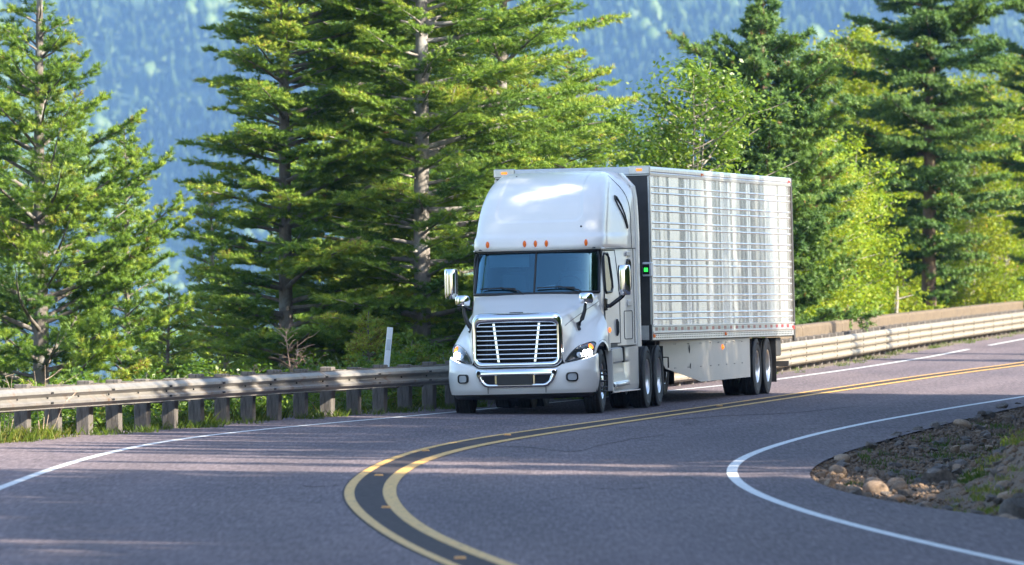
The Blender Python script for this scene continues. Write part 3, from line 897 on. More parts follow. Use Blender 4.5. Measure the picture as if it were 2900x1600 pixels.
def tractor():
    root = empty('truck_tractor', (0.09, 144.3, -0.02), (0, LEAN, math.radians(-9.3)))
    tag(root, 'white long-nose truck tractor with tall sleeper roof, chrome grille and lit headlights, facing the viewer', 'truck')
    # ---- hood with fenders: half control rows, centre -> wheel arch
    half = [
        [(0, .075, 1.635), (.42, .09, 1.625), (.66, .13, 1.575), (.73, .15, 1.42), (.735, .16, 1.15), (.74, .19, .84), (.92, .34, .87), (1.06, .58, .92), (1.165, .86, .97)],
        [(0, .42, 1.69), (.43, .43, 1.675), (.72, .44, 1.62), (.775, .45, 1.50), (.80, .44, 1.32), (.83, .43, 1.13), (.965, .55, 1.08), (1.09, .74, 1.06), (1.185, .92, 1.06)],
        [(0, .90, 1.775), (.46, .90, 1.755), (.78, .90, 1.70), (.84, .90, 1.60), (.86, .90, 1.44), (.91, .88, 1.31), (1.02, .92, 1.235), (1.13, 1.02, 1.18), (1.20, 1.10, 1.12)],
        [(0, 1.42, 1.865), (.50, 1.43, 1.85), (.87, 1.45, 1.80), (.925, 1.48, 1.72), (.945, 1.48, 1.58), (.985, 1.46, 1.47), (1.07, 1.42, 1.39), (1.155, 1.40, 1.28), (1.21, 1.36, 1.14)],
        [(0, 1.76, 1.915), (.52, 1.80, 1.905), (.93, 1.90, 1.87), (.985, 1.95, 1.80), (1.005, 1.95, 1.68), (1.035, 1.90, 1.57), (1.10, 1.82, 1.47), (1.17, 1.74, 1.33), (1.215, 1.66, 1.08)],
        [(0, 1.90, 1.935), (.54, 1.98, 1.93), (.96, 2.16, 1.91), (1.01, 2.20, 1.85), (1.03, 2.20, 1.74), (1.06, 2.16, 1.63), (1.125, 2.10, 1.52), (1.185, 2.02, 1.36), (1.215, 1.93, .96)],
    ]
    H = patch(half, 41, 41)
    full = np.concatenate([H[:, ::-1] * np.array([-1, 1, 1]), H[:, 1:]], axis=1)
    mb = MB(); mb.grid(full)
    hood = mb.build('hood', 'paint', root)
    def Hs(u, v, sgn, off=0.0):     # point on hood surface, u across 0..1, v back 0..1
        a = u * 40; b = v * 40
        i = min(int(a), 39); j = min(int(b), 39); f = a - i; g = b - j
        P = lambda jj, ii: Vector(H[jj, ii])
        p = (P(j, i) * (1 - f) + P(j, i + 1) * f) * (1 - g) + (P(j + 1, i) * (1 - f) + P(j + 1, i + 1) * f) * g
        du = P(j, i + 1) - P(j, i); dv = P(j + 1, i) - P(j, i)
        n = du.cross(dv).normalized()
        if n.y > 0.2 or (n.z < 0 and abs(n.z) > .2): n = -n
        if n.dot(Vector((1, -1, .5))) < 0: n = -n
        p = p + n * off
        return Vector((p.x * sgn, p.y, p.z)), Vector((n.x * sgn, n.y, n.z))
    # hood seams: centre notch and side seam lines
    mb = MB()
    for sgn in (-1, 1):
        mb.tube([Hs(.40 + .035 * k / 14, .10 + .88 * k / 14, sgn, -.001)[0] for k in range(15)], .005, 5)
        mb.tube([Hs(.965 - .0 * k, .42 + .5 * k / 8, sgn, .0)[0] for k in range(9)], .003, 5)
    mb.tube([(-.11, .12, 1.652), (.11, .12, 1.652)], .007, 5)
    mb.build('seam', 'seam', hood)

    # ---- headlights on the fender front
    def headlight(sgn):
        g = []
        lo = 15
        for j in range(lo):
            t = j / (lo - 1)
            row = []
            v = 0.012 + 0.285 * t
            u0 = 0.635 + 0.19 * t ** 1.6
            u1 = 0.945 - 0.015 * t
            for i in range(13):
                row.append(Hs(u0 + (u1 - u0) * i / 12, v + 0.03 * math.sin(math.pi * i / 12) * t, sgn, .014)[0])
            g.append(row)
        mb = MB(); mb.grid(g)
        edge = g[0] + [r[-1] for r in g[1:]] + g[-1][::-1][1:] + [r[0] for r in g[::-1]][1:]
        mb.tube(edge + [edge[0]], .012, 6)
        hl = mb.build('headlight', 'lamp_house', root)
        def lamp(name, u, v, r, m, depth=.02, flat=.55, off=.018):
            p, n = Hs(u, v, sgn, off)
            mb = MB()
            q = n.to_track_quat('X', 'Z').to_matrix()
            prof = [(-.01, r), (depth * .4, r * .92), (depth * .8, r * .6), (depth, 0.0)]
            mb.lathe(prof, 20)
            mb.v = [tuple(q @ Vector(w) + p) for w in mb.v]
            return mb.build(name, m, hl)
        lamp('turn_signal', .87, .215, .052, 'amber_lit')
        lamp('lamp_bulb', .83, .085, .052, 'led'); lamp('lamp_bulb', .885, .088, .052, 'led')
        lamp('lamp_lens', .765, .062, .055, 'lens', .012)
    headlight(1); headlight(-1)

    # ---- grille: chrome surround, bars, dividers, dark core
    gy = -.02
    mb = MB()
    outer = rrect(-.725, .725, .765, 1.645, .13); inner = rrect(-.645, .645, .865, 1.475, .085)
    n = len(outer)
    def gp(q, y): return (q[0], y + .10 * (q[0] / .72) ** 2 + (.02 * (q[1] - .8) / .8), q[1])
    def lerp(a, b, t): return (a[0] + (b[0] - a[0]) * t, a[1] + (b[1] - a[1]) * t)
    rows = []
    for t, y in ((0.0, .10), (0.02, .03), (.22, -.028), (.55, -.035), (.85, -.02), (1.0, .02), (1.0, .10)):
        rows.append([gp(lerp(o_, i_, t), y) for o_, i_ in zip(outer, inner)])
    mb.grid(rows, closed_u=True)
    gr = mb.build('grille', 'chrome', root)
    mb = MB(); mb.grid([[gp((x, z), .11) for x in np.linspace(-.66, .66, 9)] for z in np.linspace(.85, 1.49, 3)]); mb.cur = 1
    for sx in (-1, 1):
        for x0 in (.44, .50):
            for z in np.linspace(.90, 1.44, 9):
                c = gp((sx * x0, z), .085); mb.box(c[0] - .018, c[0] + .018, c[1], c[1] + .02, z - .02, z + .012)
    mb.build('radiator_core', ['dark', 'steel_dark'], gr)
    for k in range(8):
        z = 1.435 - .0745 * k
        mb = MB()
        rows = []
        for x in np.linspace(-.648, .648, 15):
            c = gp((x, z), .015)
            rows.append([(c[0], c[1] + dy, c[2] + dz) for dy, dz in ((-.02, -.003), (-.016, .008), (.03, .014), (.03, -.012), (-.016, -.010))])
        mb.grid(rows, closed_u=True); mb.build('grille_bar', 'chrome', gr)
    for sx in (-1, 1):
        mb = MB(); rows = []
        for z in np.linspace(.862, 1.478, 9):
            x = sx * (.295 + .075 * (z - .86) / .62); c = gp((x, z), .05)
            rows.append([(c[0] + dx, c[1] + dy, z) for dx, dy in ((-.017, -.012), (.017, -.012), (.017, .05), (-.017, .05))])
        mb.grid(rows, closed_u=True, smooth=False); mb.build('grille_divider', 'chrome', gr)

    # ---- bumper
    def bump_row(z, y0, wx, yend):
        return [(0, y0, z), (.35, y0 + .005, z), (.62, y0 + .03, z), (.85, y0 + .10, z), (1.02, y0 + .22, z), (1.13, y0 + .40, z), (wx, y0 + .60, z), (wx + .01, yend, z)]
    rows = [bump_row(.345, .05, 1.165, .92), bump_row(.42, .005, 1.185, .90), bump_row(.55, -.02, 1.20, .86), bump_row(.66, -.02, 1.205, .84), bump_row(.74, .0, 1.20, .82)]
    top = [(0, .03, .745), (.35, .035, .745), (.62, .06, .755), (.74, .10, .80), (.95, .25, .845), (1.10, .45, .89), (1.19, .64, .925), (1.205, .82, .95)]
    rows += [top]
    top2 = [(x * .97, y + .06, z + .012) for x, y, z in top]
    rows += [top2]
    G = patch(rows, 33, 25)
    # chrome insert opening (centre, low): drop faces
    full = np.concatenate([G[:, ::-1] * np.array([-1, 1, 1]), G[:, 1:]], axis=1)
    mb = MB(); mb.grid(full)
    bp = mb.build('bumper', 'paint', root)
    # lower valance
    vr = [[(x * .97, y + .03, .36) for x, y, z in rows[0]], [(x * .955, y + .05, .30) for x, y, z in rows[0]], [(x * .93, y + .10, .255 + .015 * abs(x)) for x, y, z in rows[0]]]
    V_ = patch(vr, 25, 7); fv = np.concatenate([V_[:, ::-1] * np.array([-1, 1, 1]), V_[:, 1:]], axis=1)
    mb = MB(); mb.grid(fv); mb.build('air_dam', 'black', root)
    # dark gap above bumper
    mb = MB(); mb.box(-.70, .70, .10, .14, .70, .86); mb.build('bumper_gap', 'dark', bp)
    # chrome lower insert
    def yb(x, z): 
        return float(np.interp(abs(x), [0, .35, .62, .85, 1.02], [-.022, -.017, .008, .08, .2]))
    out2 = [(-.665, .745), (.665, .745), (.655, .66), (.61, .56), (.53, .475), (.46, .455), (-.46, .455), (-.53, .475), (-.61, .56), (-.655, .66)]
    in2 = [(-.555, .645), (.555, .645), (.545, .60), (.52, .545), (.47, .515), (.43, .508), (-.43, .508), (-.47, .515), (-.52, .545), (-.545, .60)]
    mb = MB(); rws = []
    for t, d in ((0, .010), (.06, -.040), (.5, -.056), (.94, -.046), (1, -.030)):
        rws.append([(p[0] + (q[0] - p[0]) * t, yb(p[0] + (q[0] - p[0]) * t, 0) + d, p[1] + (q[1] - p[1]) * t) for p, q in zip(out2, in2)])
    mb.grid(rws, closed_u=True)
    ci = mb.build('lower_grille', 'chrome', bp)
    mb = MB(); mb.add([(x, yb(x, 0) - .034, z) for x, z in in2], [tuple(range(len(in2)))]); mb.build('mesh_opening', 'dark', ci)
    mb = MB(); mb.box(-.305, .265, -.076, -.060, .488, .650, .004); mb.build('plate_holder', 'black', ci)
    for x in (-.33, .29):
        mb = MB(); mb.box(x - .014, x + .014, -.068, -.054, .508, .645); mb.build('strut', 'chrome', ci)
    for x in (-.61, .61):
        mb = MB(); mb.lathe([(-.004, .034), (-.006, 0)], 20, 'y', (x, yb(x, 0) - .055, .690)); mb.build('tow_hole', 'dark', ci)
    mb = MB()
    for x in (-.47, .47):
        mb.box(x - .003, x + .003, yb(x, 0) - .004, yb(x, 0) + .02, .36, .455)
    mb.build('seam', 'seam', bp)
    # fog lamps
    for sx in (-1, 1):
        mb = MB()
        o_ = rrect(-.10, .10, -.072, .072, .05); i_ = rrect(-.082, .082, -.055, .055, .04)
        ring_frame(mb, o_, i_, 'y', -.02, .03)
        f = mb.build('fog_lamp', 'black_gloss', bp)
        f.location = (.885 * sx, .085, .605); f.rotation_euler = (0, 0, .52 * sx)
        mb = MB(); mb.add([(x, -.004 - .012 * (1 - (x / .082) ** 2), z) for x, z in i_] + [(0, -.02, 0)], [(i, (i + 1) % len(i_), len(i_)) for i in range(len(i_))], True)
        mb.build('lamp_lens', 'lens', f)
        mb = MB(); mb.tube([(.70 * sx, .045, .665), (.80 * sx, .075, .672), (.92 * sx, .145, .675)], [.002, .008, .002], 6); mb.build('crease', 'paint', bp)

    # ---- cab shell
    def outline(z, yf, w, dep, n_, wr=1.21, yend=5.05, bow=.10, na=34, ns=26):
        pts = []
        for k in range(na):
            a = math.pi / 2 * (1 - k / (na - 1))
            ca, sa = math.cos(a), math.sin(a)
            x = w * ca ** (2 / n_); y = yf + dep * (1 - sa ** (2 / n_))
            pts.append((x, y, z))
        y0 = yf + dep
        for k in range(1, ns):
            y = y0 + (yend - y0) * k / (ns - 1)
            t = min(1, max(0, (y - y0) / 1.5)); t = t * t * (3 - 2 * t)
            pts.append((w + (wr - w) * t, y, z))
        pts.append((wr - .03, yend + .02, z)); pts.append((0, yend + .02, z))
        return pts
    def cab_params(z):
        yf = 1.93 if z < 1.92 else 1.93 + .36 * (z - 1.92) / .72
        w = 1.065 - .03 * max(0, z - 1.95) / .7
        return yf, w, .52, 2.9
    zs = [1.06, 1.10, 1.3, 1.6, 1.85, 1.945, 2.05, 2.2, 2.4, 2.55, 2.625, 2.70]
    rows = [outline(z, *cab_params(z)) for z in zs]
    G = np.array(rows)
    full = np.concatenate([G[:, ::-1] * np.array([-1, 1, 1]), G[:, 1:]], axis=1)
    a_, b_ = full.shape[:2]
    # windscreen opening: rows 5..10, columns within the front arc
    gidx = 26
    fs = []
    c0 = b_ // 2
    for i in range(a_ - 1):
        for jn in range(b_ - 1):
            if 5 <= i < 10 and c0 - gidx <= jn < c0 + gidx: continue
            fs.append((i * b_ + jn, i * b_ + jn + 1, (i + 1) * b_ + jn + 1, (i + 1) * b_ + jn))
    mb = MB(); mb.add(full.reshape(-1, 3), fs, True)
    cab = mb.build('cab', 'paint', root)
    # windscreen glass just inside, black surround, centre bar
    gl = full[5:11, c0 - gidx:c0 + gidx + 1]
    mb = MB(); mb.grid(gl + np.array([0, .012, 0]))
    ws = mb.build('windscreen', 'glass', root)
    edge = [tuple(p) for p in gl[0]] + [tuple(p) for p in gl[1:, -1]] + [tuple(p) for p in gl[-1, ::-1][1:]] + [tuple(p) for p in gl[::-1, 0][1:]]
    mb = MB(); mb.tube(edge, .027, 6)
    bar = gl[:, gidx]
    mb.tube([(p[0], p[1] + .004, p[2]) for p in bar], .016, 6)
    mb.build('window_seal', 'seal', ws)
    # wipers
    for x0, x1, px in ((-.90, -.30, -.16), (.05, .66, .82)):
        def wp(x, z): 
            t = abs(x) / 1.0
            return (x, 1.895 + .17 * t ** 2.6 + .36 * (z - 1.92) / .72 * .9, z)
        mb = MB()
        mb.tube([wp(x0, 2.035), wp((x0 + x1) / 2, 2.045), wp(x1, 2.03)], .013, 6)
        mb.tube([wp(px, 1.93), wp((px + x1) / 2 - .02, 1.995), wp((x0 + x1) / 2 + .04, 2.055)], .012, 6)
        mb.build('wiper', 'black', ws)
    # cab interior seen through the glass
    mb = MB(); mb.box(-.96, .96, 3.15, 3.2, 1.7, 2.68); mb.box(-.985, -.965, 2.5, 3.2, 1.7, 2.68); mb.box(.965, .985, 2.5, 3.2, 1.7, 2.68)
    mb.box(-.96, .96, 2.35, 3.2, 2.66, 2.68); mb.box(-.95, .95, 2.1, 3.2, 1.60, 1.62)
    it = mb.build('interior', 'interior', cab)
    mb = MB(); rws = []
    for x in np.linspace(-.93, .93, 15):
        e = .30 * (abs(x) / .95) ** 2.6
        rws.append([(x, 2.03 + e, 1.955), (x, 2.12 + e, 1.985), (x, 2.34 + e * .6, 2.0), (x, 2.45 + e * .4, 1.93), (x, 2.47 + e * .4, 1.65)])
    mb.grid(rws); mb.build('dashboard', 'dash', it)
    mb = MB(); mb.box(-.80, -.14, 2.41, 2.425, 2.38, 2.60, .004); mb.build('sun_visor', 'visor', it)
    mb = MB(); mb.add([(.03, 2.18, 2.02), (.30, 2.20, 2.02), (.31, 2.24, 2.085), (.05, 2.22, 2.05)], [(0, 1, 2, 3)]); mb.build('paper', 'paper', it)
    mb = MB()
    for sx in (-.47, .50):
        mb.box(sx - .24, sx + .24, 2.86, 3.0, 1.62, 2.30, .05); mb.box(sx - .13, sx + .13, 2.88, 2.97, 2.31, 2.50, .04)
    mb.build('seat', 'interior', it)
    mb = MB()
    mb.tube([(.50 + .21 * math.cos(a), 2.48 + .05 * math.sin(a), 2.04 + .18 * math.sin(a)) for a in np.linspace(0, 2 * math.pi, 25)], .014, 6)
    mb.build('steering_wheel', 'black', it)

    # ---- roof fairing: visor band then swept-back raised roof
    zf = [2.645, 2.66, 2.72, 2.80, 2.855, 2.885, 2.91, 3.0, 3.12, 3.25, 3.38, 3.5, 3.6, 3.68, 3.75, 3.81, 3.86, 3.895, 3.92, 3.935]
    yfz = [2.26, 2.215, 2.205, 2.225, 2.255, 2.295, 2.335, 2.39, 2.465, 2.56, 2.68, 2.82, 2.97, 3.12, 3.28, 3.47, 3.70, 3.95, 4.25, 4.6]
    wz = [1.06, 1.075, 1.085, 1.085, 1.08, 1.07, 1.065, 1.06, 1.055, 1.045, 1.03, 1.01, .99, .97, .945, .915, .875, .83, .77, .70]
    wr = [1.21, 1.212, 1.215, 1.215, 1.215, 1.213, 1.21, 1.21, 1.21, 1.205, 1.20, 1.195, 1.185, 1.17, 1.145, 1.11, 1.06, 1.0, .91, .80]
    dz = [.55, .56, .57, .58, .58, .58, .58, .60, .63, .66, .70, .74, .78, .82, .85, .86, .86, .84, .78, .5]
    zi = np.concatenate([zf[:1], np.linspace(2.652, 3.3, 40), np.linspace(3.315, 3.935, 46)])
    def ip(a, z): return float(np.interp(z, zf, a))
    # smooth tables
    rows = []
    for z in zi:
        ys = np.mean([ip(yfz, z + e) for e in (-.02, -.01, 0, .01, .02)]); 
        rows.append(outline(z, ys, ip(wz, z), ip(dz, z), 3.3, ip(wr, z), 5.07, na=44, ns=26))
    G = np.array(rows)
    # pressed panel in the front face: a shallow step inside a rounded rectangle open at the top
    X_, Z_ = G[:, :44, 0], G[:, :44, 2]
    qx = np.abs(X_) - (.74 - .10 * np.clip(Z_ - 3.05, 0, 1)) + .16; qz = (3.10 - Z_) + .16
    sd = np.where((qx > 0) & (qz > 0), np.hypot(np.clip(qx, 0, None), np.clip(qz, 0, None)), np.maximum(qx, qz)) - .16
    st = np.clip(-sd / .035, 0, 1); st = st * st * (3 - 2 * st)
    G[:, :44, 1] += .040 * st
    full = np.concatenate([G[:, ::-1] * np.array([-1, 1, 1]), G[:, 1:]], axis=1)
    mb = MB(); mb.grid(full); mb.add(full[-1], [tuple(range(full.shape[1]))])
    rf = mb.build('roof_fairing', 'paint', root)
    def Rs(y, z, off=.006):          # point on the fairing side (viewer's right)
        k = int(np.argmin(np.abs(zi - z))); r = G[k]
        sel = r[20:-2]
        return Vector((float(np.interp(y, sel[:, 1], sel[:, 0])) + off, y, z))
    mb = MB()
    for sx in (-1, 1):
        pts = [Rs(4.62 - .35 * max(0, (z - 3.3)) ** 1.6, z, .002) for z in np.linspace(2.66, 3.86, 14)]
        mb.tube([(p.x * sx, p.y, p.z) for p in pts], .007, 5)
    mb.build('seam', 'seam', rf)
    mb = MB()
    for sx in (-1, 1):
        mb.tube([(Rs(y, 2.665, .003).x * sx, y, 2.648) for y in np.linspace(2.5, 5.05, 12)], .007, 5)
    mb.build('seam', 'seam', rf)
    # small triangular roof window each side
    for sx in (-1, 1):
        poly = [(3.94, 3.46), (4.0, 3.52), (4.07, 3.50), (4.15, 3.37), (4.22, 3.20), (4.28, 3.02), (4.26, 2.98), (4.12, 3.17), (3.99, 3.34)]
        P = [Rs(y, z, .012) for y, z in poly]
        mb = MB(); mb.add([(p.x * sx, p.y, p.z) for p in P], [tuple(range(len(P)))])
        w_ = mb.build('roof_window', 'glass_dark', rf)
        mb = MB(); mb.tube([(p.x * sx, p.y, p.z) for p in P + P[:1]], .013, 5); mb.build('window_seal', 'seal', w_)
    # five amber marker lights on the visor
    for x in (-.80, -.18, .0, .18, .82):
        yy = 2.208 + .55 * (1 - (1 - (abs(x) / 1.085) ** 3.3) ** (1 / 3.3))
        mb = MB(); mb.lathe([(-.002, .028), (-.022, .026), (-.04, .016), (-.045, 0)], 14, 'y'); mb.v = [(p[0], p[1], p[2] * 2.0) for p in mb.v]
        o = mb.build('marker_light', 'amber', rf); o.location = (x, yy + .004, 2.755); o.rotation_euler = (-.05, 0, .35 * x ** 3)
    for x, z in ((-.55, 3.86), (.72, 3.02)):
        k = int(np.argmin(np.abs(zi - z))); y = float(np.interp(abs(x), G[k][:44, 0], G[k][:44, 1]))
        mb = MB(); mb.lathe([(-.012, .018), (-.02, .012), (-.022, 0)], 10, 'y', (x, y + .01, z)); mb.build('washer_nozzle', 'black', rf)

    # ---- sleeper side extenders
    for sx in (-1, 1):
        mb = MB()
        rws = []
        for z in np.linspace(1.02, 3.90, 14):
            xo = ip(wr, max(z, 2.66)) + .012 if z > 2.66 else 1.222
            yb_ = 5.46 - (.10 * max(0, z - 3.6) / .3)
            rws.append([(xo * sx, 5.075, z), ((xo + .006) * sx, 5.3, z), ((xo) * sx, yb_, z), ((xo - .03) * sx, yb_, z), ((xo - .03) * sx, 5.075, z)])
        mb.grid(rws, smooth=False, closed_u=True); mb.build('side_extender', 'paint', root)

    # ---- doors, side windows, hatch
    def Cs(y, z, off=.0):
        yf, w, dep, n_ = cab_params(z); y0 = yf + dep
        t = min(1, max(0, (y - y0) / 1.5)); t = t * t * (3 - 2 * t)
        return Vector((w + (1.21 - w) * t + off, y, z))
    def side_patch(poly, off, sx): return [(Cs(y, z, off).x * sx, y, z) for y, z in poly]
    for sx in (-1, 1):
        dpoly = rrect(2.50, 3.50, 1.10, 2.60, .10, 6)
        mb = MB()
        rws = []
        for z in np.linspace(1.10, 2.62, 12):
            rws.append([(Cs(y, z, .010).x * sx, y, z) for y in np.linspace(2.48, 3.42, 10)])
        mb.grid(rws)
        e = [r[0] for r in rws] + rws[-1][1:] + [r[-1] for r in rws[::-1]][1:] + rws[0][::-1][1:]
        door = mb.build('door', 'paint', root)
        mb = MB(); mb.tube(e, .009, 5); mb.build('seam', 'seam', door)
        wpoly = [(2.54, 1.98), (2.53, 2.2), (2.56, 2.52), (2.64, 2.57), (2.95, 2.57), (3.03, 2.50), (3.06, 2.2), (3.05, 2.02), (2.96, 1.945), (2.62, 1.93)]
        mb = MB(); mb.add(side_patch(wpoly, .017, sx), [tuple(range(len(wpoly)))])
        dw = mb.build('door_window', 'glass_dark', door)
        mb = MB(); q = side_patch(wpoly, .017, sx); mb.tube(q + q[:1], .022, 6); mb.build('window_seal', 'seal', dw)
        mb = MB(); p = Cs(3.22, 1.36, .012); q = [(p.x * sx, 3.22, 1.22), ((p.x + .012) * sx, 3.22, 1.28), ((p.x + .012) * sx, 3.22, 1.44), (p.x * sx, 3.22, 1.49)]
        mb.tube(q, [.02, .032, .032, .02], 8); mb.build('handle', 'black', door)
        # rain lip over the door
        mb = MB(); mb.tube([(Cs(y, 2.655, .02).x * sx, y, 2.655) for y in np.linspace(2.44, 3.5, 8)], [.012, .02, .022, .022, .02, .018, .012, .006], 6); mb.build('drip_rail', 'paint', door)
        # sleeper window and vents
        spoly = rrect(4.05, 4.42, 1.96, 2.46, .09, 5)
        mb = MB(); mb.add(side_patch(spoly, .009, sx), [tuple(range(len(spoly)))]); sw = mb.build('sleeper_window', 'glass_dark', cab)
        mb = MB(); q = side_patch(spoly, .009, sx); mb.tube(q + q[:1], .016, 5); mb.build('window_seal', 'seal', sw)
        for z0, z1 in ((2.52, 2.60), (1.70, 1.80)):
            mb = MB(); x = 1.213; mb.box(min(x * sx, (x + .02) * sx), max(x * sx, (x + .02) * sx), 4.02, 4.40, z0, z1, .008); mb.build('grab_handle', 'paint', cab)
        hp = rrect(3.72, 4.55, 1.16, 1.62, .05, 4)
        mb = MB(); q = side_patch(hp, .003, sx); mb.tube(q + q[:1], .007, 5); mb.build('luggage_hatch', 'seam', cab)
        mb = MB(); mb.tube([(1.213 * sx, 4.78, z) for z in np.linspace(1.08, 2.65, 6)], .006, 5); mb.build('seam', 'seam', cab)
        # amber side marker on the fender rear
        mb = MB(); mb.lathe([(0, .042), (.018, .040), (.03, .02), (.034, 0)], 16, 'x'); mb.v = [(p[0] * sx, p[1], p[2]) for p in mb.v]
        o = mb.build('side_marker', 'amber_lit', root); o.location = (1.195 * sx, 2.12, 1.325)
    # fender-to-cab cowl
    for sx in (-1, 1):
        mb = MB(); rws = []
        for z, x in ((1.0, 1.205), (1.2, 1.20), (1.36, 1.18), (1.5, 1.12), (1.62, 1.062), (1.74, 1.035)):
            rws.append([(x * sx, 2.0 + .18 * (z - 1.0) / .74, z), ((x - .01) * sx, 2.25, z), ((min(x, 1.06) - .015) * sx, 2.46, z)])
        mb.grid(rws); mb.build('cowl', 'paint', root)

    # ---- mirrors
    def mirror(sx):
        mb = MB()
        rws = []
        for z, k in ((-.245, .80), (-.235, .95), (-.15, 1.0), (.15, 1.0), (.235, .95), (.245, .80)):
            rws.append([(x * k, y * k, z) for x, y in ((-.115, .05), (-.115, -.03), (-.08, -.075), (0, -.09), (.08, -.075), (.115, -.03), (.115, .05))])
        mb.grid(rws); mb.add(rws[0], [tuple(range(7))]); mb.add(rws[-1], [tuple(range(6, -1, -1))])
        o = mb.build('side_mirror', 'chrome', root); o.location = (1.40 * sx if sx > 0 else -1.46, 2.52, 2.13); o.rotation_euler = (0, 0, .12 * sx); o.scale = (.88, .9, 1.0)
        mb = MB(); mb.box(-.108, .108, .045, .062, -.232, .232, .01); mb.build('mirror_back', 'black', o)
        mb = MB()
        bx = 1.06 * sx
        mb.tube([(bx, 2.50, 1.71), (1.16 * sx, 2.48, 1.715), (1.28 * sx, 2.49, 1.80), (1.37 * sx, 2.52, 1.87), (1.41 * sx, 2.54, 1.95)], [.035, .033, .034, .033, .03], 8)
        mb.box(min(bx, bx + .05 * sx), max(bx, bx + .05 * sx), 2.44, 2.58, 1.64, 1.84, .012)
        mb.build('mirror_arm', 'black_gloss', root)
    def hood_mirror(sx):
        hx = 1.0 if sx > 0 else 1.0
        mb = MB(); rws = []
        for z, k in ((-.088, .72), (-.07, .94), (0.0, 1.0), (.05, .98), (.072, .88), (.078, .7)):
            rws.append([(x * k, y * k, z) for x, y in ((-.115, .05), (-.118, -.02), (-.085, -.07), (0, -.09), (.085, -.07), (.118, -.02), (.115, .05))])
        mb.grid(rws); mb.add(rws[0], [tuple(range(7))]); mb.add(rws[-1], [tuple(range(6, -1, -1))])
        o = mb.build('hood_mirror', 'chrome', root); o.location = (1.01 * sx, .93, 1.86); o.rotation_euler = (-.12, 0, .15 * sx)
        mb = MB(); mb.box(-.105, .105, .045, .06, -.07, .065, .008); mb.build('mirror_back', 'black', o)
        mb = MB()
        mb.tube([(1.0 * sx, .95, 1.80), (.985 * sx, .93, 1.66), (.94 * sx, .91, 1.52), (.89 * sx, .90, 1.44), (.85 * sx, .90, 1.41)], [.022, .03, .036, .042, .034], 8)
        mb.tube([(.90 * sx, .88, 1.34), (.865 * sx, .89, 1.39), (.85 * sx, .90, 1.46)], [.035, .045, .035], 8)
        mb.build('mirror_arm', 'black', root)
    for sx in (-1, 1): mirror(sx); hood_mirror(sx)

    # ---- lower side fairings with steps
    for sx in (-1, 1):
        mb = MB()
        prof = [(1.14, 1.03), (1.205, 1.005), (1.215, .86), (1.215, .80), (1.175, .765), (1.185, .60), (1.205, .47), (1.235, .435), (1.235, .405), (1.205, .385), (1.195, .30), (1.15, .28)]
        rws = []
        for y in np.linspace(2.34, 5.18, 28):
            k = 1.0 if y < 3.7 else max(0, 1 - (y - 3.7) / .5)
            r = []
            for x, z in prof:
                base = 1.205
                xx = base + (x - base) * (k if .3 < z < 1.0 else 1)
                r.append((xx * sx, y, z + .012 * (y - 2.34)))
            rws.append(r)
        mb.grid(rws, smooth=False)
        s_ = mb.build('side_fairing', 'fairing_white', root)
        mb = MB(); mb.box(min(1.18 * sx, 1.235 * sx), max(1.18 * sx, 1.235 * sx), 3.42, 3.55, .78, 1.04, .01); mb.build('strap', 'black', s_)
        mb = MB(); mb.box(min(1.19 * sx, 1.225 * sx), max(1.19 * sx, 1.225 * sx), 2.34, 5.22, .30, .322, .004); mb.build('bottom_lip', 'fairing_white', s_)
        mb = MB(); mb.tube([(1.19 * sx, 2.45, .44), (1.23 * sx, 2.7, .43), (1.235 * sx, 3.4, .44), (1.20 * sx, 3.75, .46)], [.02, .045, .04, .01], 8); mb.build('step', 'fairing_white', s_)
        # front edge mudguard panel
        mb = MB(); mb.box(min(1.0 * sx, 1.215 * sx), max(1.0 * sx, 1.215 * sx), 2.26, 2.335, .33, 1.0, .01); mb.build('wheel_shield', 'fairing_white', root)
        mb = MB(); mb.box(min(.9 * sx, 1.15 * sx), max(.9 * sx, 1.15 * sx), 2.4, 5.0, 1.0, 1.09); mb.build('sill', 'steel_dark', root)
        # dark sill step and rear fairing bracket
        mb = MB(); mb.lathe([(-.9, .01), (-.89, .30), (.89, .30), (.9, .01)], 28, 'y', (.86 * sx, 3.7, .68)); mb.build('fuel_tank', 'steel_dark', root)
    # ---- chassis
    mb = MB()
    for x in (-.43, .43): mb.box(x - .05, x + .05, .5, 7.6, .72, .98)
    for y in (1.3, 5.78, 7.09): mb.box(-.85, .85, y - .08, y + .08, .42, .60)
    mb.box(-.35, .35, .75, 2.6, .42, .9); mb.box(-.55, .55, 5.7, 6.8, .98, 1.10)
    mb.lathe([(-.16, .0), (-.13, .17), (.13, .17), (.16, 0)], 20, 'y', (0, 5.78, .50)); mb.lathe([(-.16, .0), (-.13, .17), (.13, .17), (.16, 0)], 20, 'y', (0, 7.09, .50))
    mb.build('chassis', 'steel_dark', root)
    mb = MB()
    for sx in (-1, 1):
        rws = []
        for a in np.linspace(-.3, math.pi + .3, 16):
            rws.append([(sx * .78, 1.3 - math.cos(a) * .62, .5 + math.sin(a) * .60), (sx * 1.19, 1.3 - math.cos(a) * .60, .5 + math.sin(a) * .58)])
        mb.grid(rws)
    mb.box(-.80, .80, 2.0, 2.05, .4, 1.7); mb.box(-.72, .72, .26, .30, .40, 1.4)
    mb.build('wheel_well', 'dark', root)
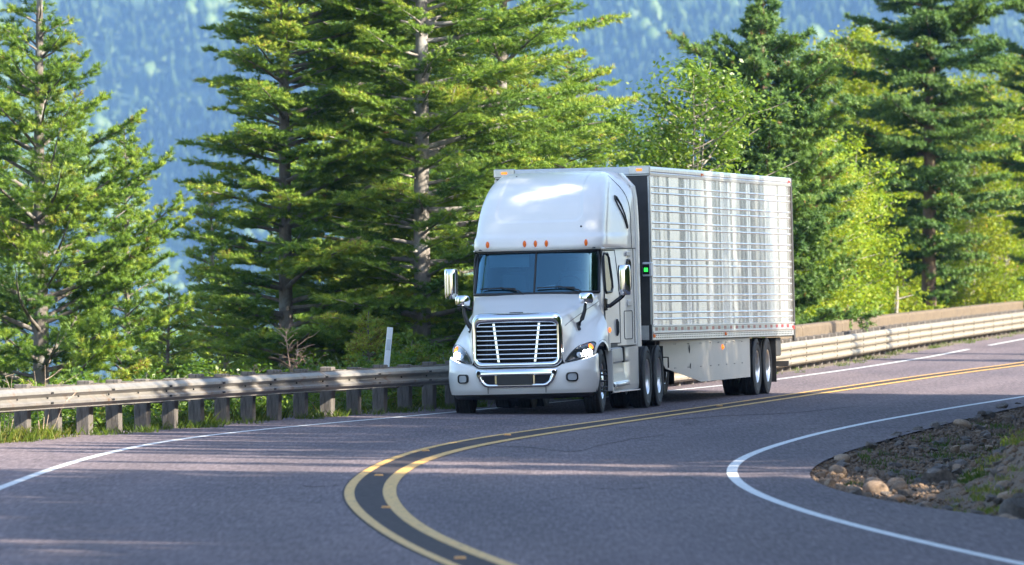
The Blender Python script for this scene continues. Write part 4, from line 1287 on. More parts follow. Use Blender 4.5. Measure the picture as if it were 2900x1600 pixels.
    # ---- wheels
    for sx in (-1, 1):
        wheel(root, 'wheel', 1.055 * sx, 1.3, .51, .29, sx, 'steer', rz=.03)
        for y in (5.78, 7.09):
            wheel(root, 'wheel', 1.14 * sx, y, .51, .27, sx, 'dual')
            wheel(root, 'wheel', .78 * sx, y, .51, .27, -sx, 'inner')
        mb = MB(); mb.box(min(.62 * sx, 1.24 * sx), max(.62 * sx, 1.24 * sx), 7.76, 7.775, .18, 1.0); mb.build('mud_flap', 'black', root)
    return root
tractor()

# ------------------------------------------------------------------ the refrigerated trailer (local y = 0 at its nose)
def trailer():
    root = empty('semi_trailer', (1.095, 150.63, -0.025), (0, LEAN, math.radians(-10.2)))
    tag(root, 'long ribbed silver box trailer with white side skirt, coupled behind the white tractor', 'trailer')
    L = 16.15; ZT = 4.02; ZB = 1.12; Wd = 1.295
    sh = lambda vs: [(x, y, z - .0056 * y * min(1, max(0, (z - .6) / .5))) for x, y, z in vs]
    def B(mb, name, m, parent=root, bevel=0):
        mb.v = sh(mb.v); return mb.build(name, m, parent, bevel)
    # side walls with paired ribs
    cent = [3.63, 3.33, 3.03, 2.725, 2.42, 2.12, 1.82, 1.52]
    prof = [(0, 1.36)]
    for c in cent[::-1]:
        for d in (-.052, .052):
            z = c + d
            prof += [(0, z - .017), (.009, z - .008), (.012, z), (.009, z + .008), (0, z + .017)]
    prof.append((0, 3.87))
    for sx in (-1, 1):
        mb = MB()
        ys = np.linspace(.02, L - .05, 15)
        mb.grid([[((Wd + a) * sx, y, z) for a, z in prof] for y in ys], smooth=False)
        for y in np.arange(1.24, L - .3, 1.22):
            mb.box(min((Wd - .002) * sx, (Wd + .004) * sx), max((Wd - .002) * sx, (Wd + .0015) * sx), y - .02, y + .02, 1.37, 3.86)
        B(mb, 'side_panel', 'stainless')
        # top and bottom rails
        mb = MB(); mb.prism([(Wd - .03, 3.865), (Wd + .018, 3.865), (Wd + .022, 3.91), (Wd + .012, 3.925), (Wd + .026, 3.94), (Wd + .026, 3.985), (Wd + .012, ZT), (Wd - .03, ZT)], 'y', .06, L - .02)
        mb.v = [(x * sx, y, z) for x, y, z in mb.v]; B(mb, 'top_rail', 'rail_alu')
        mb = MB(); mb.prism([(Wd - .03, ZB), (Wd + .012, ZB), (Wd + .012, 1.215), (Wd + .026, 1.235), (Wd + .026, 1.255), (Wd + .012, 1.262), (Wd + .012, 1.335), (Wd + .03, 1.345), (Wd + .03, 1.362), (Wd - .03, 1.368)], 'y', .02, L - .03)
        mb.v = [(x * sx, y, z) for x, y, z in mb.v]
        mb.cur = 1
        for z in (1.155, 1.195):
            for y in np.arange(.35, L - .3, .19):
                mb.box(min((Wd + .010) * sx, (Wd + .0145) * sx), max((Wd + .010) * sx, (Wd + .0145) * sx), y, y + .085, z - .008, z + .008)
        y = .25
        k = 0
        while y < L - .3:
            w_ = .28 if k % 2 == 0 else .20
            mb.cur = 2 + k % 2
            mb.add([((Wd + .0145) * sx, y, 1.270), ((Wd + .0145) * sx, y + w_, 1.270), ((Wd + .0145) * sx, y + w_, 1.326), ((Wd + .0145) * sx, y, 1.326)], [(0, 1, 2, 3)])
            y += w_ + .10; k += 1
        br = B(mb, 'bottom_rail', ['rail_alu', 'steel_dark', 'tape_red', 'tape_white'])
        for y, nm, m in ((.14, 'amber_clearance', 'amber'), (7.9, 'amber_clearance', 'amber')):
            mb = MB(); mb.box(min((Wd + .01) * sx, (Wd + .03) * sx), max((Wd + .01) * sx, (Wd + .03) * sx), y - .08, y + .08, 1.155, 1.215, .006); B(mb, 'clearance_lamp', m, br)
        mb = MB(); mb.box(min((Wd + .01) * sx, (Wd + .03) * sx), max((Wd + .01) * sx, (Wd + .03) * sx), L - .25, L - .08, 1.23, 1.30, .006); B(mb, 'clearance_lamp', 'red_lens', br)
        for y in (5.6, L - .35):
            mb = MB(); mb.box(min((Wd + .02) * sx, (Wd + .04) * sx), max((Wd + .02) * sx, (Wd + .04) * sx), y - .1, y + .1, 3.93, 3.97, .006); B(mb, 'clearance_lamp', 'red_lens' if y > 9 else 'amber', root)
    # nose, roof, floor, rear frame
    mb = MB(); mb.box(-Wd + .002, Wd - .002, .0, .04, ZB, 3.93); B(mb, 'front_wall', 'nose_shade')
    mb = MB(); mb.box(-.95, .95, -.36, -.002, 1.9, 3.75, .06); mb.box(-.7, .7, -.39, -.361, 2.1, 2.9, .01); B(mb, 'refrigeration_unit', 'trailer_white')
    mb = MB(); mb.box(-Wd, Wd, -.012, .06, 3.885, ZT, .012); tr = B(mb, 'front_top_rail', 'trailer_white')
    mb = MB(); mb.box(-Wd - .004, Wd + .004, -.016, .02, 3.872, 3.884); B(mb, 'rivet_strip', 'rail_alu', tr)
    for sx in (-1, 1):
        mb = MB(); mb.box(min((Wd - .33) * sx, (Wd + .028) * sx), max((Wd - .33) * sx, (Wd + .028) * sx), -.026, .07, 3.89, ZT + .012, .012); cc = B(mb, 'corner_cap', 'rail_alu')
        mb = MB(); mb.box(min((Wd - .2) * sx, (Wd - .1) * sx), max((Wd - .2) * sx, (Wd - .1) * sx), -.045, -.02, 3.945, 3.985, .008); B(mb, 'corner_lamp', 'amber_lit', cc)
        mb = MB(); mb.box(min((Wd - .02) * sx, (Wd + .022) * sx), max((Wd - .02) * sx, (Wd + .022) * sx), -.01, .10, 1.37, 3.86, .01); B(mb, 'corner_post', 'rail_alu')
        mb = MB(); mb.box(min((Wd - .02) * sx, (Wd + .03) * sx), max((Wd - .02) * sx, (Wd + .03) * sx), L - .06, L + .04, 1.0, ZT, .01); B(mb, 'rear_post', 'steel_dark')
    mb = MB(); mb.box(-Wd + .05, Wd - .05, -.03, -.001, ZB, 1.36); B(mb, 'nose_plate', 'rail_alu')
    mb = MB(); mb.box(-Wd, Wd, .06, L, ZT - .02, ZT - .004); B(mb, 'roof', 'trailer_white')
    mb = MB(); mb.box(-Wd + .03, Wd - .03, .03, L, ZB - .02, ZB + .05); B(mb, 'floor', 'steel_dark')
    mb = MB(); mb.box(-Wd + .02, Wd - .02, L - .04, L + .01, ZB, ZT - .02); B(mb, 'rear_doors', 'trailer_white')
    # status box with green display at the nose corner
    mb = MB(); mb.box(1.18, 1.325, -.14, .12, 2.18, 2.42, .012); sb = B(mb, 'status_box', 'trailer_white')
    mb = MB(); mb.box(1.185, 1.30, -.152, -.141, 2.215, 2.385, .004); B(mb, 'display_panel', 'black_gloss', sb)
    mb = MB(); mb.box(1.21, 1.275, -.158, -.1525, 2.26, 2.325, .002); B(mb, 'green_display', 'green_screen', sb)
    # skirts
    for sx in (-1, 1):
        poly = [(3.30, 1.12), (11.2, 1.12), (11.2, .335), (5.75, .335), (3.15, .62), (3.02, .80)]
        mb = MB(); mb.prism(poly, 'x', 1.165, 1.185)
        # front end tucks inwards under the trailer
        mb2 = MB()
        def tuck(y): return -.30 * max(0, (6.3 - y) / 3.3) ** 1.3
        g = []
        for y in np.linspace(3.02, 11.2, 25):
            zb = float(np.interp(y, [3.02, 3.15, 5.75, 11.2], [.80, .62, .335, .335]))
            g.append([((1.225 + tuck(y)) * sx, y, z) for z in np.linspace(zb, 1.12, 5)])
        mb2.grid(g, smooth=True); mb2.grid([[(p[0] - .012 * sx, p[1], p[2]) for p in r[::-1]] for r in g], smooth=True)
        mb2.grid([[r[0], (r[0][0] - .012 * sx, r[0][1], r[0][2])] for r in g], smooth=False)
        mb2.grid([[p, (p[0] - .012 * sx, p[1], p[2])] for p in g[-1]], smooth=False)
        mb = MB(); mb.cur = 1
        for y, z, r in ((4.95, .93, .075), (5.0, .62, .055)):
            mb.lathe([(.0, r), (.003, 0)], 20, 'x', ((1.226 + tuck(y)) * 1, y, z))
        mb.cur = 2
        for y in np.arange(3.9, 11.1, .9):
            for z in (1.05, .62):
                for dy in (0, .09):
                    mb.lathe([(.0, .012), (.006, .008), (.007, 0)], 6, 'x', (1.226 + tuck(y + dy), y + dy, z - .02))
        mb.v = [(x * sx, y, z) for x, y, z in mb.v]
        o_ = len(mb2.v); mb2.v += mb.v; mb2.f += [[q + o_ for q in f] for f in mb.f]; mb2.sm += mb.sm; mb2.mi += mb.mi
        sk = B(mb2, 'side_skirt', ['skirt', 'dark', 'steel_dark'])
        mb = MB(); mb.lathe([(0, .05), (.02, .045), (.035, .02), (.04, 0)], 16, 'x', (1.226, 8.0, .94)); mb.v = [(x * sx, y, z) for x, y, z in mb.v]; B(mb, 'side_marker', 'amber_lit', sk)
        # landing leg
        mb = MB(); mb.box(min(.78 * sx, .92 * sx), max(.78 * sx, .92 * sx), 2.55, 2.70, .36, 1.12); mb.box(min(.70 * sx, 1.0 * sx), max(.70 * sx, 1.0 * sx), 2.50, 2.76, .28, .31)
        mb.tube([(.85 * sx, 2.62, .31), (.85 * sx, 2.62, .4)], .05, 8)
        mb.tube([(1.0 * sx, 2.7, .80), (1.12 * sx, 2.7, .80), (1.12 * sx, 2.7, .62)], .015, 6); mb.tube([(.85 * sx, 2.7, .7), (.6 * sx, 3.4, 1.1)], .03, 6)
        mb.build('landing_leg', 'steel_dark', root)
        # wheels
        for y in (11.95, 13.22):
            wheel(root, 'wheel', 1.12 * sx, y, .51, .27, sx, 'dual'); wheel(root, 'wheel', .78 * sx, y, .51, .27, -sx, 'inner')
        mb = MB(); mb.box(min(.62 * sx, 1.27 * sx), max(.62 * sx, 1.27 * sx), 14.05, 14.06, .2, .95); mb.build('mud_flap', 'black', root)
    mb = MB()
    for y in (11.95, 13.22): mb.tube([(-.9, y, .51), (.9, y, .51)], .065, 10)
    for x in (-.5, .5): mb.box(x - .06, x + .06, 10.9, 14.6, .78, 1.08)
    mb.box(-.62, .62, 14.2, 14.7, .80, 1.05)
    mb.build('bogie', 'steel_dark', root)
    mb = MB(); mb.box(-1.2, 1.2, L - .10, L - .01, .46, .56, .008); mb.box(-.65, -.55, L - .12, L - .02, .56, 1.0); mb.box(.55, .65, L - .12, L - .02, .56, 1.0)
    mb.box(.75, 1.15, 14.9, 15.5, .66, 1.0, .02)
    mb.build('underride_guard', 'steel_dark', root)
    return root
trailer()
# ------------------------------------------------------------------ vegetation
def basis(t):
    t = t / np.linalg.norm(t, axis=1, keepdims=True)
    a = np.where(np.abs(t[:, 2:3]) < 0.9, np.array([[0, 0, 1.0]]), np.array([[1.0, 0, 0]]))
    u = np.cross(t, a); u /= np.linalg.norm(u, axis=1, keepdims=True)
    return t, u, np.cross(t, u)

def shoots_mesh(name, P, T, L, V, rg, per=10, nl=0.055, nw=0.016, fwd=0.6):
    """needle shoots: per shoot, PER slim triangular needles spiralling round its axis"""
    P, T, L, V = map(np.asarray, (P, T, L, V))
    n = len(P)
    t, u, w = basis(T)
    k = np.tile(np.arange(per), n); i = np.repeat(np.arange(n), per)
    ang = k * 2.399 + np.repeat(rg.uniform(0, 6.28, n), per)
    f = (k + 0.4) / per
    rad = u[i] * np.cos(ang)[:, None] + w[i] * np.sin(ang)[:, None]
    base = P[i] + t[i] * (L[i] * f)[:, None]
    d = t[i] * fwd + rad * 0.8
    d /= np.linalg.norm(d, axis=1, keepdims=True)
    ln = nl * rg.uniform(.75, 1.25, n * per)
    side = np.cross(d, t[i]); side /= np.linalg.norm(side, axis=1, keepdims=True) + 1e-9
    a = base - side * nw * .5 + d * .004; b = base + side * nw * .5
    m = base + d * (ln * .6)[:, None]
    c = base + d * ln[:, None]
    vs = np.stack([a, b, c], 1).reshape(-1, 3)
    col = np.repeat(np.clip(V[i] + rg.normal(0, .05, n * per), 0, 1), 3)
    return raw_mesh(name, vs, 3, np.arange(len(vs)), col)

def tubes_mesh(tubes, n=6):
    """tubes: list of (points(k,3), radii(k))"""
    Vs = []; Fs = []; off = 0
    for P, R in tubes:
        P = np.asarray(P); R = np.asarray(R)
        T = np.gradient(P, axis=0)
        t, u, w = basis(T)
        # keep the frame from flipping
        for i in range(1, len(P)):
            if np.dot(u[i], u[i - 1]) < 0: u[i] *= -1; w[i] *= -1
        a = np.arange(n) * 2 * np.pi / n
        ring = P[:, None] + R[:, None, None] * (np.cos(a)[None, :, None] * u[:, None] + np.sin(a)[None, :, None] * w[:, None])
        Vs.append(ring.reshape(-1, 3))
        k = len(P)
        i, j = np.meshgrid(np.arange(k - 1), np.arange(n), indexing='ij')
        q = i * n + j; q2 = i * n + (j + 1) % n
        Fs.append(np.stack([q, q2, q2 + n, q + n], -1).reshape(-1, 4) + off)
        off += k * n
    return np.concatenate(Vs), np.concatenate(Fs)

def fir_meshes(seed, H, r0, z0, blen, e0, e1, whorl=0.42, nb=5, dens=1.0, nl=0.055, nw=0.016, per=10, sp2=0.13, sp3=0.085, bright=0.0, wander=0.25, flat=1.0, bias=None, zdetail=99, s0=.22):
    rg = np.random.default_rng(seed)
    zz = np.linspace(0, H, 24)
    wob = np.cumsum(rg.normal(0, .012, (24, 2)), 0)
    trunk = np.c_[wob, zz]
    rad = r0 * (1 - zz / H) ** 0.85 + 0.008
    tubes = [(trunk, rad)]
    P = []; T = []; L = []; V = []
    z = z0
    ph = rg.uniform(0, 6.28)
    while z < H - 0.15:
        fr = (z - z0) / (H - z0)
        m = nb if rg.random() < .7 else nb - 1
        for b in range(m):
            az = ph + 2 * math.pi * b / m + rg.normal(0, .25)
            ln = blen(fr) * rg.uniform(.65, 1.12)
            if bias: ln *= bias(az, fr)
            if ln < .12: continue
            zc = z + rg.uniform(-.16, .16)
            if zc > H - .1: continue
            k = 10
            s = np.linspace(0, 1, k)
            ea = e0(fr) + rg.normal(0, .09); eb = e1(fr) + rg.normal(0, .1)
            el = ea + (eb - ea) * s
            azs = az + np.cumsum(rg.normal(0, .05, k))
            st = ln / (k - 1)
            dx = np.c_[np.cos(azs) * np.cos(el), np.sin(azs) * np.cos(el), np.sin(el)] * st
            p0 = np.array([np.interp(zc, zz, wob[:, 0]), np.interp(zc, zz, wob[:, 1]), zc])
            pts = p0 + np.vstack([[0, 0, 0], np.cumsum(dx[:-1], 0)])
            br = (0.010 + 0.0125 * ln) * (1 - s * .93)
            tubes.append((pts, br))
            det = 1.0 if zc < zdetail else 0.4
            n2 = max(3, int(ln * .86 / sp2 * dens * det))
            bv = rg.normal(0, .07)
            for q in range(n2):
                s2 = s0 + (1 - s0) * (q + rg.uniform(0, .8)) / n2
                if s2 > .99: s2 = .99
                i = min(int(s2 * (k - 1)), k - 2); f = s2 * (k - 1) - i
                pp = pts[i] * (1 - f) + pts[i + 1] * f
                t = pts[i + 1] - pts[i]; t /= np.linalg.norm(t)
                hz = np.array([-math.sin(azs[i]), math.cos(azs[i]), 0])
                up = np.cross(t, hz)
                if up[2] < 0: up = -up
                for sg in (1, -1):
                    a = math.radians(rg.uniform(38, 66))
                    l2 = (0.33 * ln * (1 - s2) ** .75 + .10) * rg.uniform(.6, 1.15)
                    l2 = min(l2, .95)
                    d2 = t * math.cos(a) + hz * sg * math.sin(a) + up * rg.normal(.04, .16) * flat
                    d2 /= np.linalg.norm(d2)
                    n3 = max(1, int(l2 / sp3 * det + .5))
                    u3 = (np.arange(n3) + rg.uniform(.2, .8, n3)) / n3
                    droop = up * (-.10 * l2)
                    base = pp + d2 * (u3 * l2)[:, None] + droop * (u3 ** 2)[:, None]
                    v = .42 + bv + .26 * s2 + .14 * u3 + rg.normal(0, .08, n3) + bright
                    # axis shoots
                    P.append(base); T.append(np.repeat(d2[None], n3, 0) + rg.normal(0, .12, (n3, 3))); L.append(np.full(n3, l2 / n3 * 1.25)); V.append(v)
                    # side shoots
                    side = np.cross(d2, up); 
                    sgn = np.where(np.arange(n3) % 2 == 0, 1, -1)
                    d3 = d2 * .62 + side * sgn[:, None] * .75 + up * rg.normal(.12, .25, n3)[:, None]
                    P.append(base); T.append(d3); L.append(np.clip(.07 + .16 * (1 - u3) * l2 / .5, .05, .17) * rg.uniform(.7, 1.2, n3)); V.append(v + .03)
                    if rg.random() < .5:
                        P.append(base[:1]); T.append((up * .8 + d2 * .5)[None]); L.append(np.array([.07])); V.append(v[:1] + .08)
        z += whorl * (1.0 - .45 * fr) * rg.uniform(.75, 1.25)
        ph += rg.uniform(.5, 1.2)
    P = np.concatenate(P); T = np.concatenate(T); L = np.concatenate(L); V = np.concatenate(V)
    rust = rg.random(len(V)) < .004
    V = np.where(rust, 1.0, np.clip(V, 0, .94))
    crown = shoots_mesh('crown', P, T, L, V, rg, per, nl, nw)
    tv, tf = tubes_mesh(tubes, 7)
    tm = raw_mesh('trunk', tv, 4, tf, smooth=True)
    return tm, crown

def put_tree(name, meshes, loc, rz, sc, mats, label, cat, group=None, lean=(0, 0)):
    tm, cm = meshes
    root = empty(name, loc, (lean[0], lean[1], rz)); root.scale = (sc, sc, sc) if not hasattr(sc, '__len__') else sc
    tag(root, label, cat, group)
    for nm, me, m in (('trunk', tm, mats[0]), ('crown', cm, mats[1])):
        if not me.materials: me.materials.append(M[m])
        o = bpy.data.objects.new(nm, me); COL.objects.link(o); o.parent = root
    return root

def at(px, D):
    return (px - 1450) * D / 25500

CL = lambda a, b: (lambda f: a + (b - a) * f)
def cone(l0, l1, p=1.0): return lambda f: l0 * (1 - f) ** p + l1

def behind(px, gap):
    """distance along the sight line through px at which it has passed the far guardrail by gap metres"""
    D = np.arange(150, 420, .5)
    ok = np.where(c_rail(D) - (px - 1450) * D / 25500 > gap)[0]
    return float(D[ok[0]]) if len(ok) else 419.0

# near trees on the slope behind the guardrail
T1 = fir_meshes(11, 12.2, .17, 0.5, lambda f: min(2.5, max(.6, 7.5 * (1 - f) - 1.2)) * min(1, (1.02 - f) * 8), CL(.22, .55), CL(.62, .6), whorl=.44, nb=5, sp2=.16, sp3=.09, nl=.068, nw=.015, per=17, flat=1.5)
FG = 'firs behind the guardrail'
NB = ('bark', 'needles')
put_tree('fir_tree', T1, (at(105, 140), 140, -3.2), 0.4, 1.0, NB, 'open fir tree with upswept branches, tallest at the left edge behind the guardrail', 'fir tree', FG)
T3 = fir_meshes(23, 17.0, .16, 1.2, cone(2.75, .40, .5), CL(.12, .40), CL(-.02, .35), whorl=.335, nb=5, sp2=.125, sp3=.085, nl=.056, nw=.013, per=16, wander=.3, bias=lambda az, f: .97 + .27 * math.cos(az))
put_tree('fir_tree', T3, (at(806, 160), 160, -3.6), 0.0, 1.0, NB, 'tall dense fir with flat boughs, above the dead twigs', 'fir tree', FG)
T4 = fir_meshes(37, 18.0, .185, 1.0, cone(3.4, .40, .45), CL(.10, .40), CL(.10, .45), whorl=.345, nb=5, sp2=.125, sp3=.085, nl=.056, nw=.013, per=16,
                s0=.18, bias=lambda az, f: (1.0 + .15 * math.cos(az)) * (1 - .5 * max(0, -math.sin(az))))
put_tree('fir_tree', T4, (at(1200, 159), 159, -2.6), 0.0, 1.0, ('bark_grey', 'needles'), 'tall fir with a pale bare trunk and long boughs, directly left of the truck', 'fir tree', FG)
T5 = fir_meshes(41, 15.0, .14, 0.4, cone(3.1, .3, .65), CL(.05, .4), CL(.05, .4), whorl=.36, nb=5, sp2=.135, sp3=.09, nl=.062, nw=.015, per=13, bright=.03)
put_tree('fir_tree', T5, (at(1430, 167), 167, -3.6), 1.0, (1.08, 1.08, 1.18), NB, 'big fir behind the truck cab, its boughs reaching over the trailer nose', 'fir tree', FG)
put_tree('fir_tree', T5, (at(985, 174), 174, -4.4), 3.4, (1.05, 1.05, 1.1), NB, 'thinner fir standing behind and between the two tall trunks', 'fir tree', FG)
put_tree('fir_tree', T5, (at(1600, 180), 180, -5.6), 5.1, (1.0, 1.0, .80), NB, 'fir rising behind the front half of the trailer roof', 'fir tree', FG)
put_tree('fir_tree', T5, (at(1300, 186), 186, -5.4), .6, (1.0, 1.0, 1.15), NB, 'shaded fir in the second row, seen between the pale trunk and the cab', 'fir tree', FG)
put_tree('fir_tree', T5, (at(1090, 196), 196, -6.0), 4.2, (1.1, 1.1, 1.15), NB, 'farthest fir of the second row, seen through the boughs left of the pale trunk', 'fir tree', FG)
T2 = fir_meshes(53, 10.5, .12, 0.4, cone(2.5, .15, .9), CL(.05, .5), CL(.20, .5), whorl=.36, nb=5, sp2=.14, sp3=.095, nl=.066, nw=.017, per=12, bright=.06)
put_tree('fir_tree', T2, (at(352, 166), 166, -5.6), .3, 1.0, NB, 'smaller pointed fir between the upswept tree and the dense one', 'fir tree', FG)
put_tree('fir_tree', T2, (at(600, 176), 176, -6.2), 2.3, (.95, .95, .98), NB, 'young fir whose tip shows left of the dense fir', 'fir tree', FG)
put_tree('fir_tree', T1, (at(-215, 147), 147, -3.2), 2.9, (1.0, 1.0, 1.1), NB, 'fir outside the left edge, only its branch tips showing', 'fir tree', FG)
put_tree('fir_tree', T2, (at(480, 152), 152, -6.4), 4.3, (1.0, 1.0, .80), NB, 'low shaded fir just above the guardrail, left of the dead twigs', 'fir tree', FG)
put_tree('fir_tree', T2, (at(215, 156), 156, -7.2), 1.1, (1.0, 1.0, .85), NB, 'low fir filling the gap right of the upswept trunk', 'fir tree', FG)
put_tree('fir_tree', T2, (at(20, 158), 158, -6.6), 5.5, (1.0, 1.0, .85), NB, 'low fir behind the upswept one, at the left edge of the photo', 'fir tree', FG)
put_tree('fir_tree', T2, (at(1010, 166), 166, -5.0), 3.0, (1.15, 1.15, .70), NB, 'low fir in the dim gap between the two tall trunks', 'fir tree', FG)
put_tree('fir_tree', T2, (at(650, 168), 168, -5.6), 3.7, (1.1, 1.1, .75), NB, 'low fir under the left boughs of the dense fir', 'fir tree', FG)

# right-hand conifers beyond the bend
T7 = fir_meshes(61, 14.6, .20, 0.8, lambda f: min(2.7, max(.55, (.86 - f) * 17)) * min(1, (1.04 - f) * 8), CL(.10, .6), CL(.35, .7), whorl=.38, nb=5, sp2=.15, sp3=.105, nl=.11, nw=.036, per=9, flat=1.8)
BG = 'firs beyond the bend'; NBB = ('bark_brown', 'needles_blue')
put_tree('fir_tree', T7, (at(2150, 216), 216, -4.4), .8, 1.0, NBB, 'bushy blue-green fir rising behind the rear of the trailer', 'fir tree', BG)
T8 = fir_meshes(67, 17.0, .24, 2.6, lambda f: (1.5 + 7.0 * f if f < .28 else 3.46 * ((1 - f) / .72) ** .7) + .3, CL(-.05, .35), CL(.12, .45), whorl=.46, nb=4, sp2=.14, sp3=.105, nl=.105, nw=.036, per=9, s0=.05)
put_tree('fir_tree', T8, (at(2632, 254), 254, -1.6), 1.9, (1.0, 1.0, 1.1), NBB, 'tall dark fir with a brown trunk above the concrete parapet', 'fir tree', BG)
put_tree('fir_tree', T7, (at(2458, 320), 320, -3.2), 2.5, (.62, .62, .9), NBB, 'narrow distant fir peeping out left of the tall dark fir', 'fir tree', BG)
put_tree('fir_tree', T7, (at(2330, 300), 300, -5.2), 4.5, (.6, .6, .86), NBB, 'slim distant fir beside the bushy blue-green one', 'fir tree', BG)
put_tree('fir_tree', T8, (at(3030, 282), 282, -2.0), 4.0, (.95, .95, 1.05), NBB, 'dark fir outside the right edge, only its branch tips showing', 'fir tree', BG)

# ---- leafy trees and shrubs
def leafy_meshes(seed, H, R, nstem=3, nleaf=14000, leaf=.085, z0=.15, shape=1.0, cl=.20, vmean=.5, spread=.5, rbark=.035, lpc=22):
    rg = np.random.default_rng(seed)
    tubes = []; C = []
    ncl = nleaf // lpc
    for s in range(nstem):
        az = rg.uniform(0, 6.28); ln = H * rg.uniform(.72, .96)
        k = 10; t = np.linspace(0, 1, k)
        out = R * spread * rg.uniform(.2, 1.0)
        P = np.c_[np.cos(az) * out * t ** 1.3, np.sin(az) * out * t ** 1.3, ln * t] + np.cumsum(rg.normal(0, .02 * H / 6, (k, 3)), 0) * np.array([1, 1, .3])
        P -= P[0] - np.array([rg.normal(0, .05), rg.normal(0, .05), 0])
        tubes.append((P, rbark * (1 - t * .85)))
        nl_ = max(6, int(ncl / nstem / 7))
        for b in range(nl_):
            u = rg.uniform(z0, 1.0); i = min(int(u * 9), 8); p = P[i] + (P[i + 1] - P[i]) * (u * 9 - i)
            wid = R * (math.sin(math.pi * min(1, (u - z0) / (1 - z0) * .86 + .12)) ** .6) * shape
            a2 = rg.uniform(0, 6.28); l2 = wid * rg.uniform(.45, 1.05); e = rg.uniform(.1, .9)
            tt = np.linspace(0, 1, 5)
            Q = p + np.c_[np.cos(a2) * l2 * tt, np.sin(a2) * l2 * tt, l2 * math.sin(e) * tt ** 1.2 * .7] + rg.normal(0, .02, (5, 3)) * tt[:, None]
            tubes.append((Q, .012 * H / 7 * (1 - tt * .8) + .002))
            for c in range(7):
                f = .35 + .65 * rg.random() ** .7; i = min(int(f * 4), 3)
                C.append(np.r_[Q[i] + (Q[i + 1] - Q[i]) * (f * 4 - i) + rg.normal(0, cl * .5, 3), rg.normal(0, .12)])
    C = np.array(C)
    n = len(C) * lpc
    i = np.repeat(np.arange(len(C)), lpc)
    p = C[i, :3] + rg.normal(0, cl * .55, (n, 3))
    d = rg.normal(0, 1, (n, 3)); d[:, 2] *= .6; d[:, 2] -= .15; d /= np.linalg.norm(d, axis=1, keepdims=True)
    nrm = rg.normal(0, .55, (n, 3)) + np.array([0.1, -.15, .75])
    s = np.cross(d, nrm); s /= np.linalg.norm(s, axis=1, keepdims=True)
    l = leaf * rg.uniform(.6, 1.25, n)[:, None]
    v = np.stack([p, p + d * l * .45 + s * l * .30, p + d * l, p + d * l * .45 - s * l * .30], 1).reshape(-1, 3)
    val = np.clip(vmean + C[i, 3] + rg.normal(0, .13, n), 0, .93)
    val = np.where(rg.random(n) < .006, 1.0, val)
    cm = raw_mesh('crown', v, 4, np.arange(len(v)), np.repeat(val, 4))
    tv, tf = tubes_mesh(tubes, 6)
    return raw_mesh('trunk', tv, 4, tf, smooth=True), cm

B1 = leafy_meshes(5, 9.0, 2.0, 5, 24000, .098, z0=.35, cl=.24, vmean=.55)
put_tree('broadleaf_tree', B1, (at(1945, 186), 186, -3.4), 0, 1.17, ('bark_pale', 'leaf_green'), 'broad-leaved tree with glossy green leaves over the middle of the trailer roof', 'tree')
put_tree('broadleaf_tree', B1, (at(1800, 192), 192, -3.7), 2.0, 1.1, ('bark_pale', 'leaf_green'), 'broad-leaved tree leaning over the trailer, just right of the cab firs', 'tree')
A1 = leafy_meshes(8, 9.4, 2.1, 5, 22000, .125, z0=.10, cl=.26, vmean=.55)
A2 = leafy_meshes(9, 8.2, 1.9, 5, 19000, .120, z0=.08, cl=.24, vmean=.62)
A3 = leafy_meshes(10, 2.6, 1.25, 6, 7000, .12, z0=.12, cl=.18, vmean=.58, rbark=.02, spread=.8)
for k, (px, gap, z, ms, sc, rz, lab) in enumerate([
    (2275, 2.6, -2.4, A1, .85, 0.0, 'lime-green sapling clump right behind the trailer tail'),
    (2395, 2.8, -1.8, A2, 1.0, 1.1, 'yellow-green sapling with thin pale stems, left of the dark fir and lower than its neighbour'),
    (2490, 3.4, -1.6, A1, 1.02, 2.2, 'tall yellow-green sapling close to the left side of the dark fir'),
    (2590, 4.2, -1.8, A2, 1.08, 3.3, 'yellow-green sapling partly hidden behind the dark fir trunk'),
    (2735, 2.8, -1.4, A1, .98, 4.4, 'bright sapling with bare pale stems just right of the dark fir'),
    (2830, 2.7, -1.2, A2, 1.05, 5.2, 'bright yellow-green sapling near the right edge'),
    (2925, 3.0, -1.2, A1, 1.0, .6, 'lime sapling cut by the right edge of the photo'),
    (2215, 5.0, -3.0, A2, 1.15, 2.9, 'sapling showing above the back corner of the trailer'),
    (2330, 5.0, -2.4, A1, 1.0, 1.7, 'taller lime sapling behind the trailer tail clump'),
    (2670, 5.0, -2.0, A1, 1.12, 3.9, 'farther yellow sapling seen through the boughs of the dark fir'),
    (2790, 5.0, -1.8, A1, 1.15, 2.7, 'farther yellow sapling filling the space right of the dark fir'),
    (2205, 2.3, -2.6, A2, .95, 4.6, 'fresh green sapling showing just over the trailer roof at its back corner'),
    (2290, 3.2, -2.2, A2, 1.1, 5.8, 'fresh green sapling in front of the bushy blue-green fir'),
    (2550, 2.7, -1.8, A2, .9, .9, 'fresh green sapling low in front of the dark fir trunk'),
    (2505, 6.2, -2.0, A1, 1.3, 1.9, 'far lime sapling filling the gap on the left of the dark fir crown'),
    (2880, 4.4, -1.8, A1, 1.25, 3.3, 'far lime sapling at the right edge, behind the nearer ones'),
    (2420, 5.4, -2.0, A1, 1.22, .3, 'tallest yellow sapling with a golden top, left of the dark fir')]):
    D = behind(px, gap)
    put_tree('sapling', ms, (at(px, D), D, z), rz, sc, ('bark_pale', 'leaf_lime' if ms is A1 else 'leaf_fresh'), lab, 'sapling', 'saplings beyond the bend')
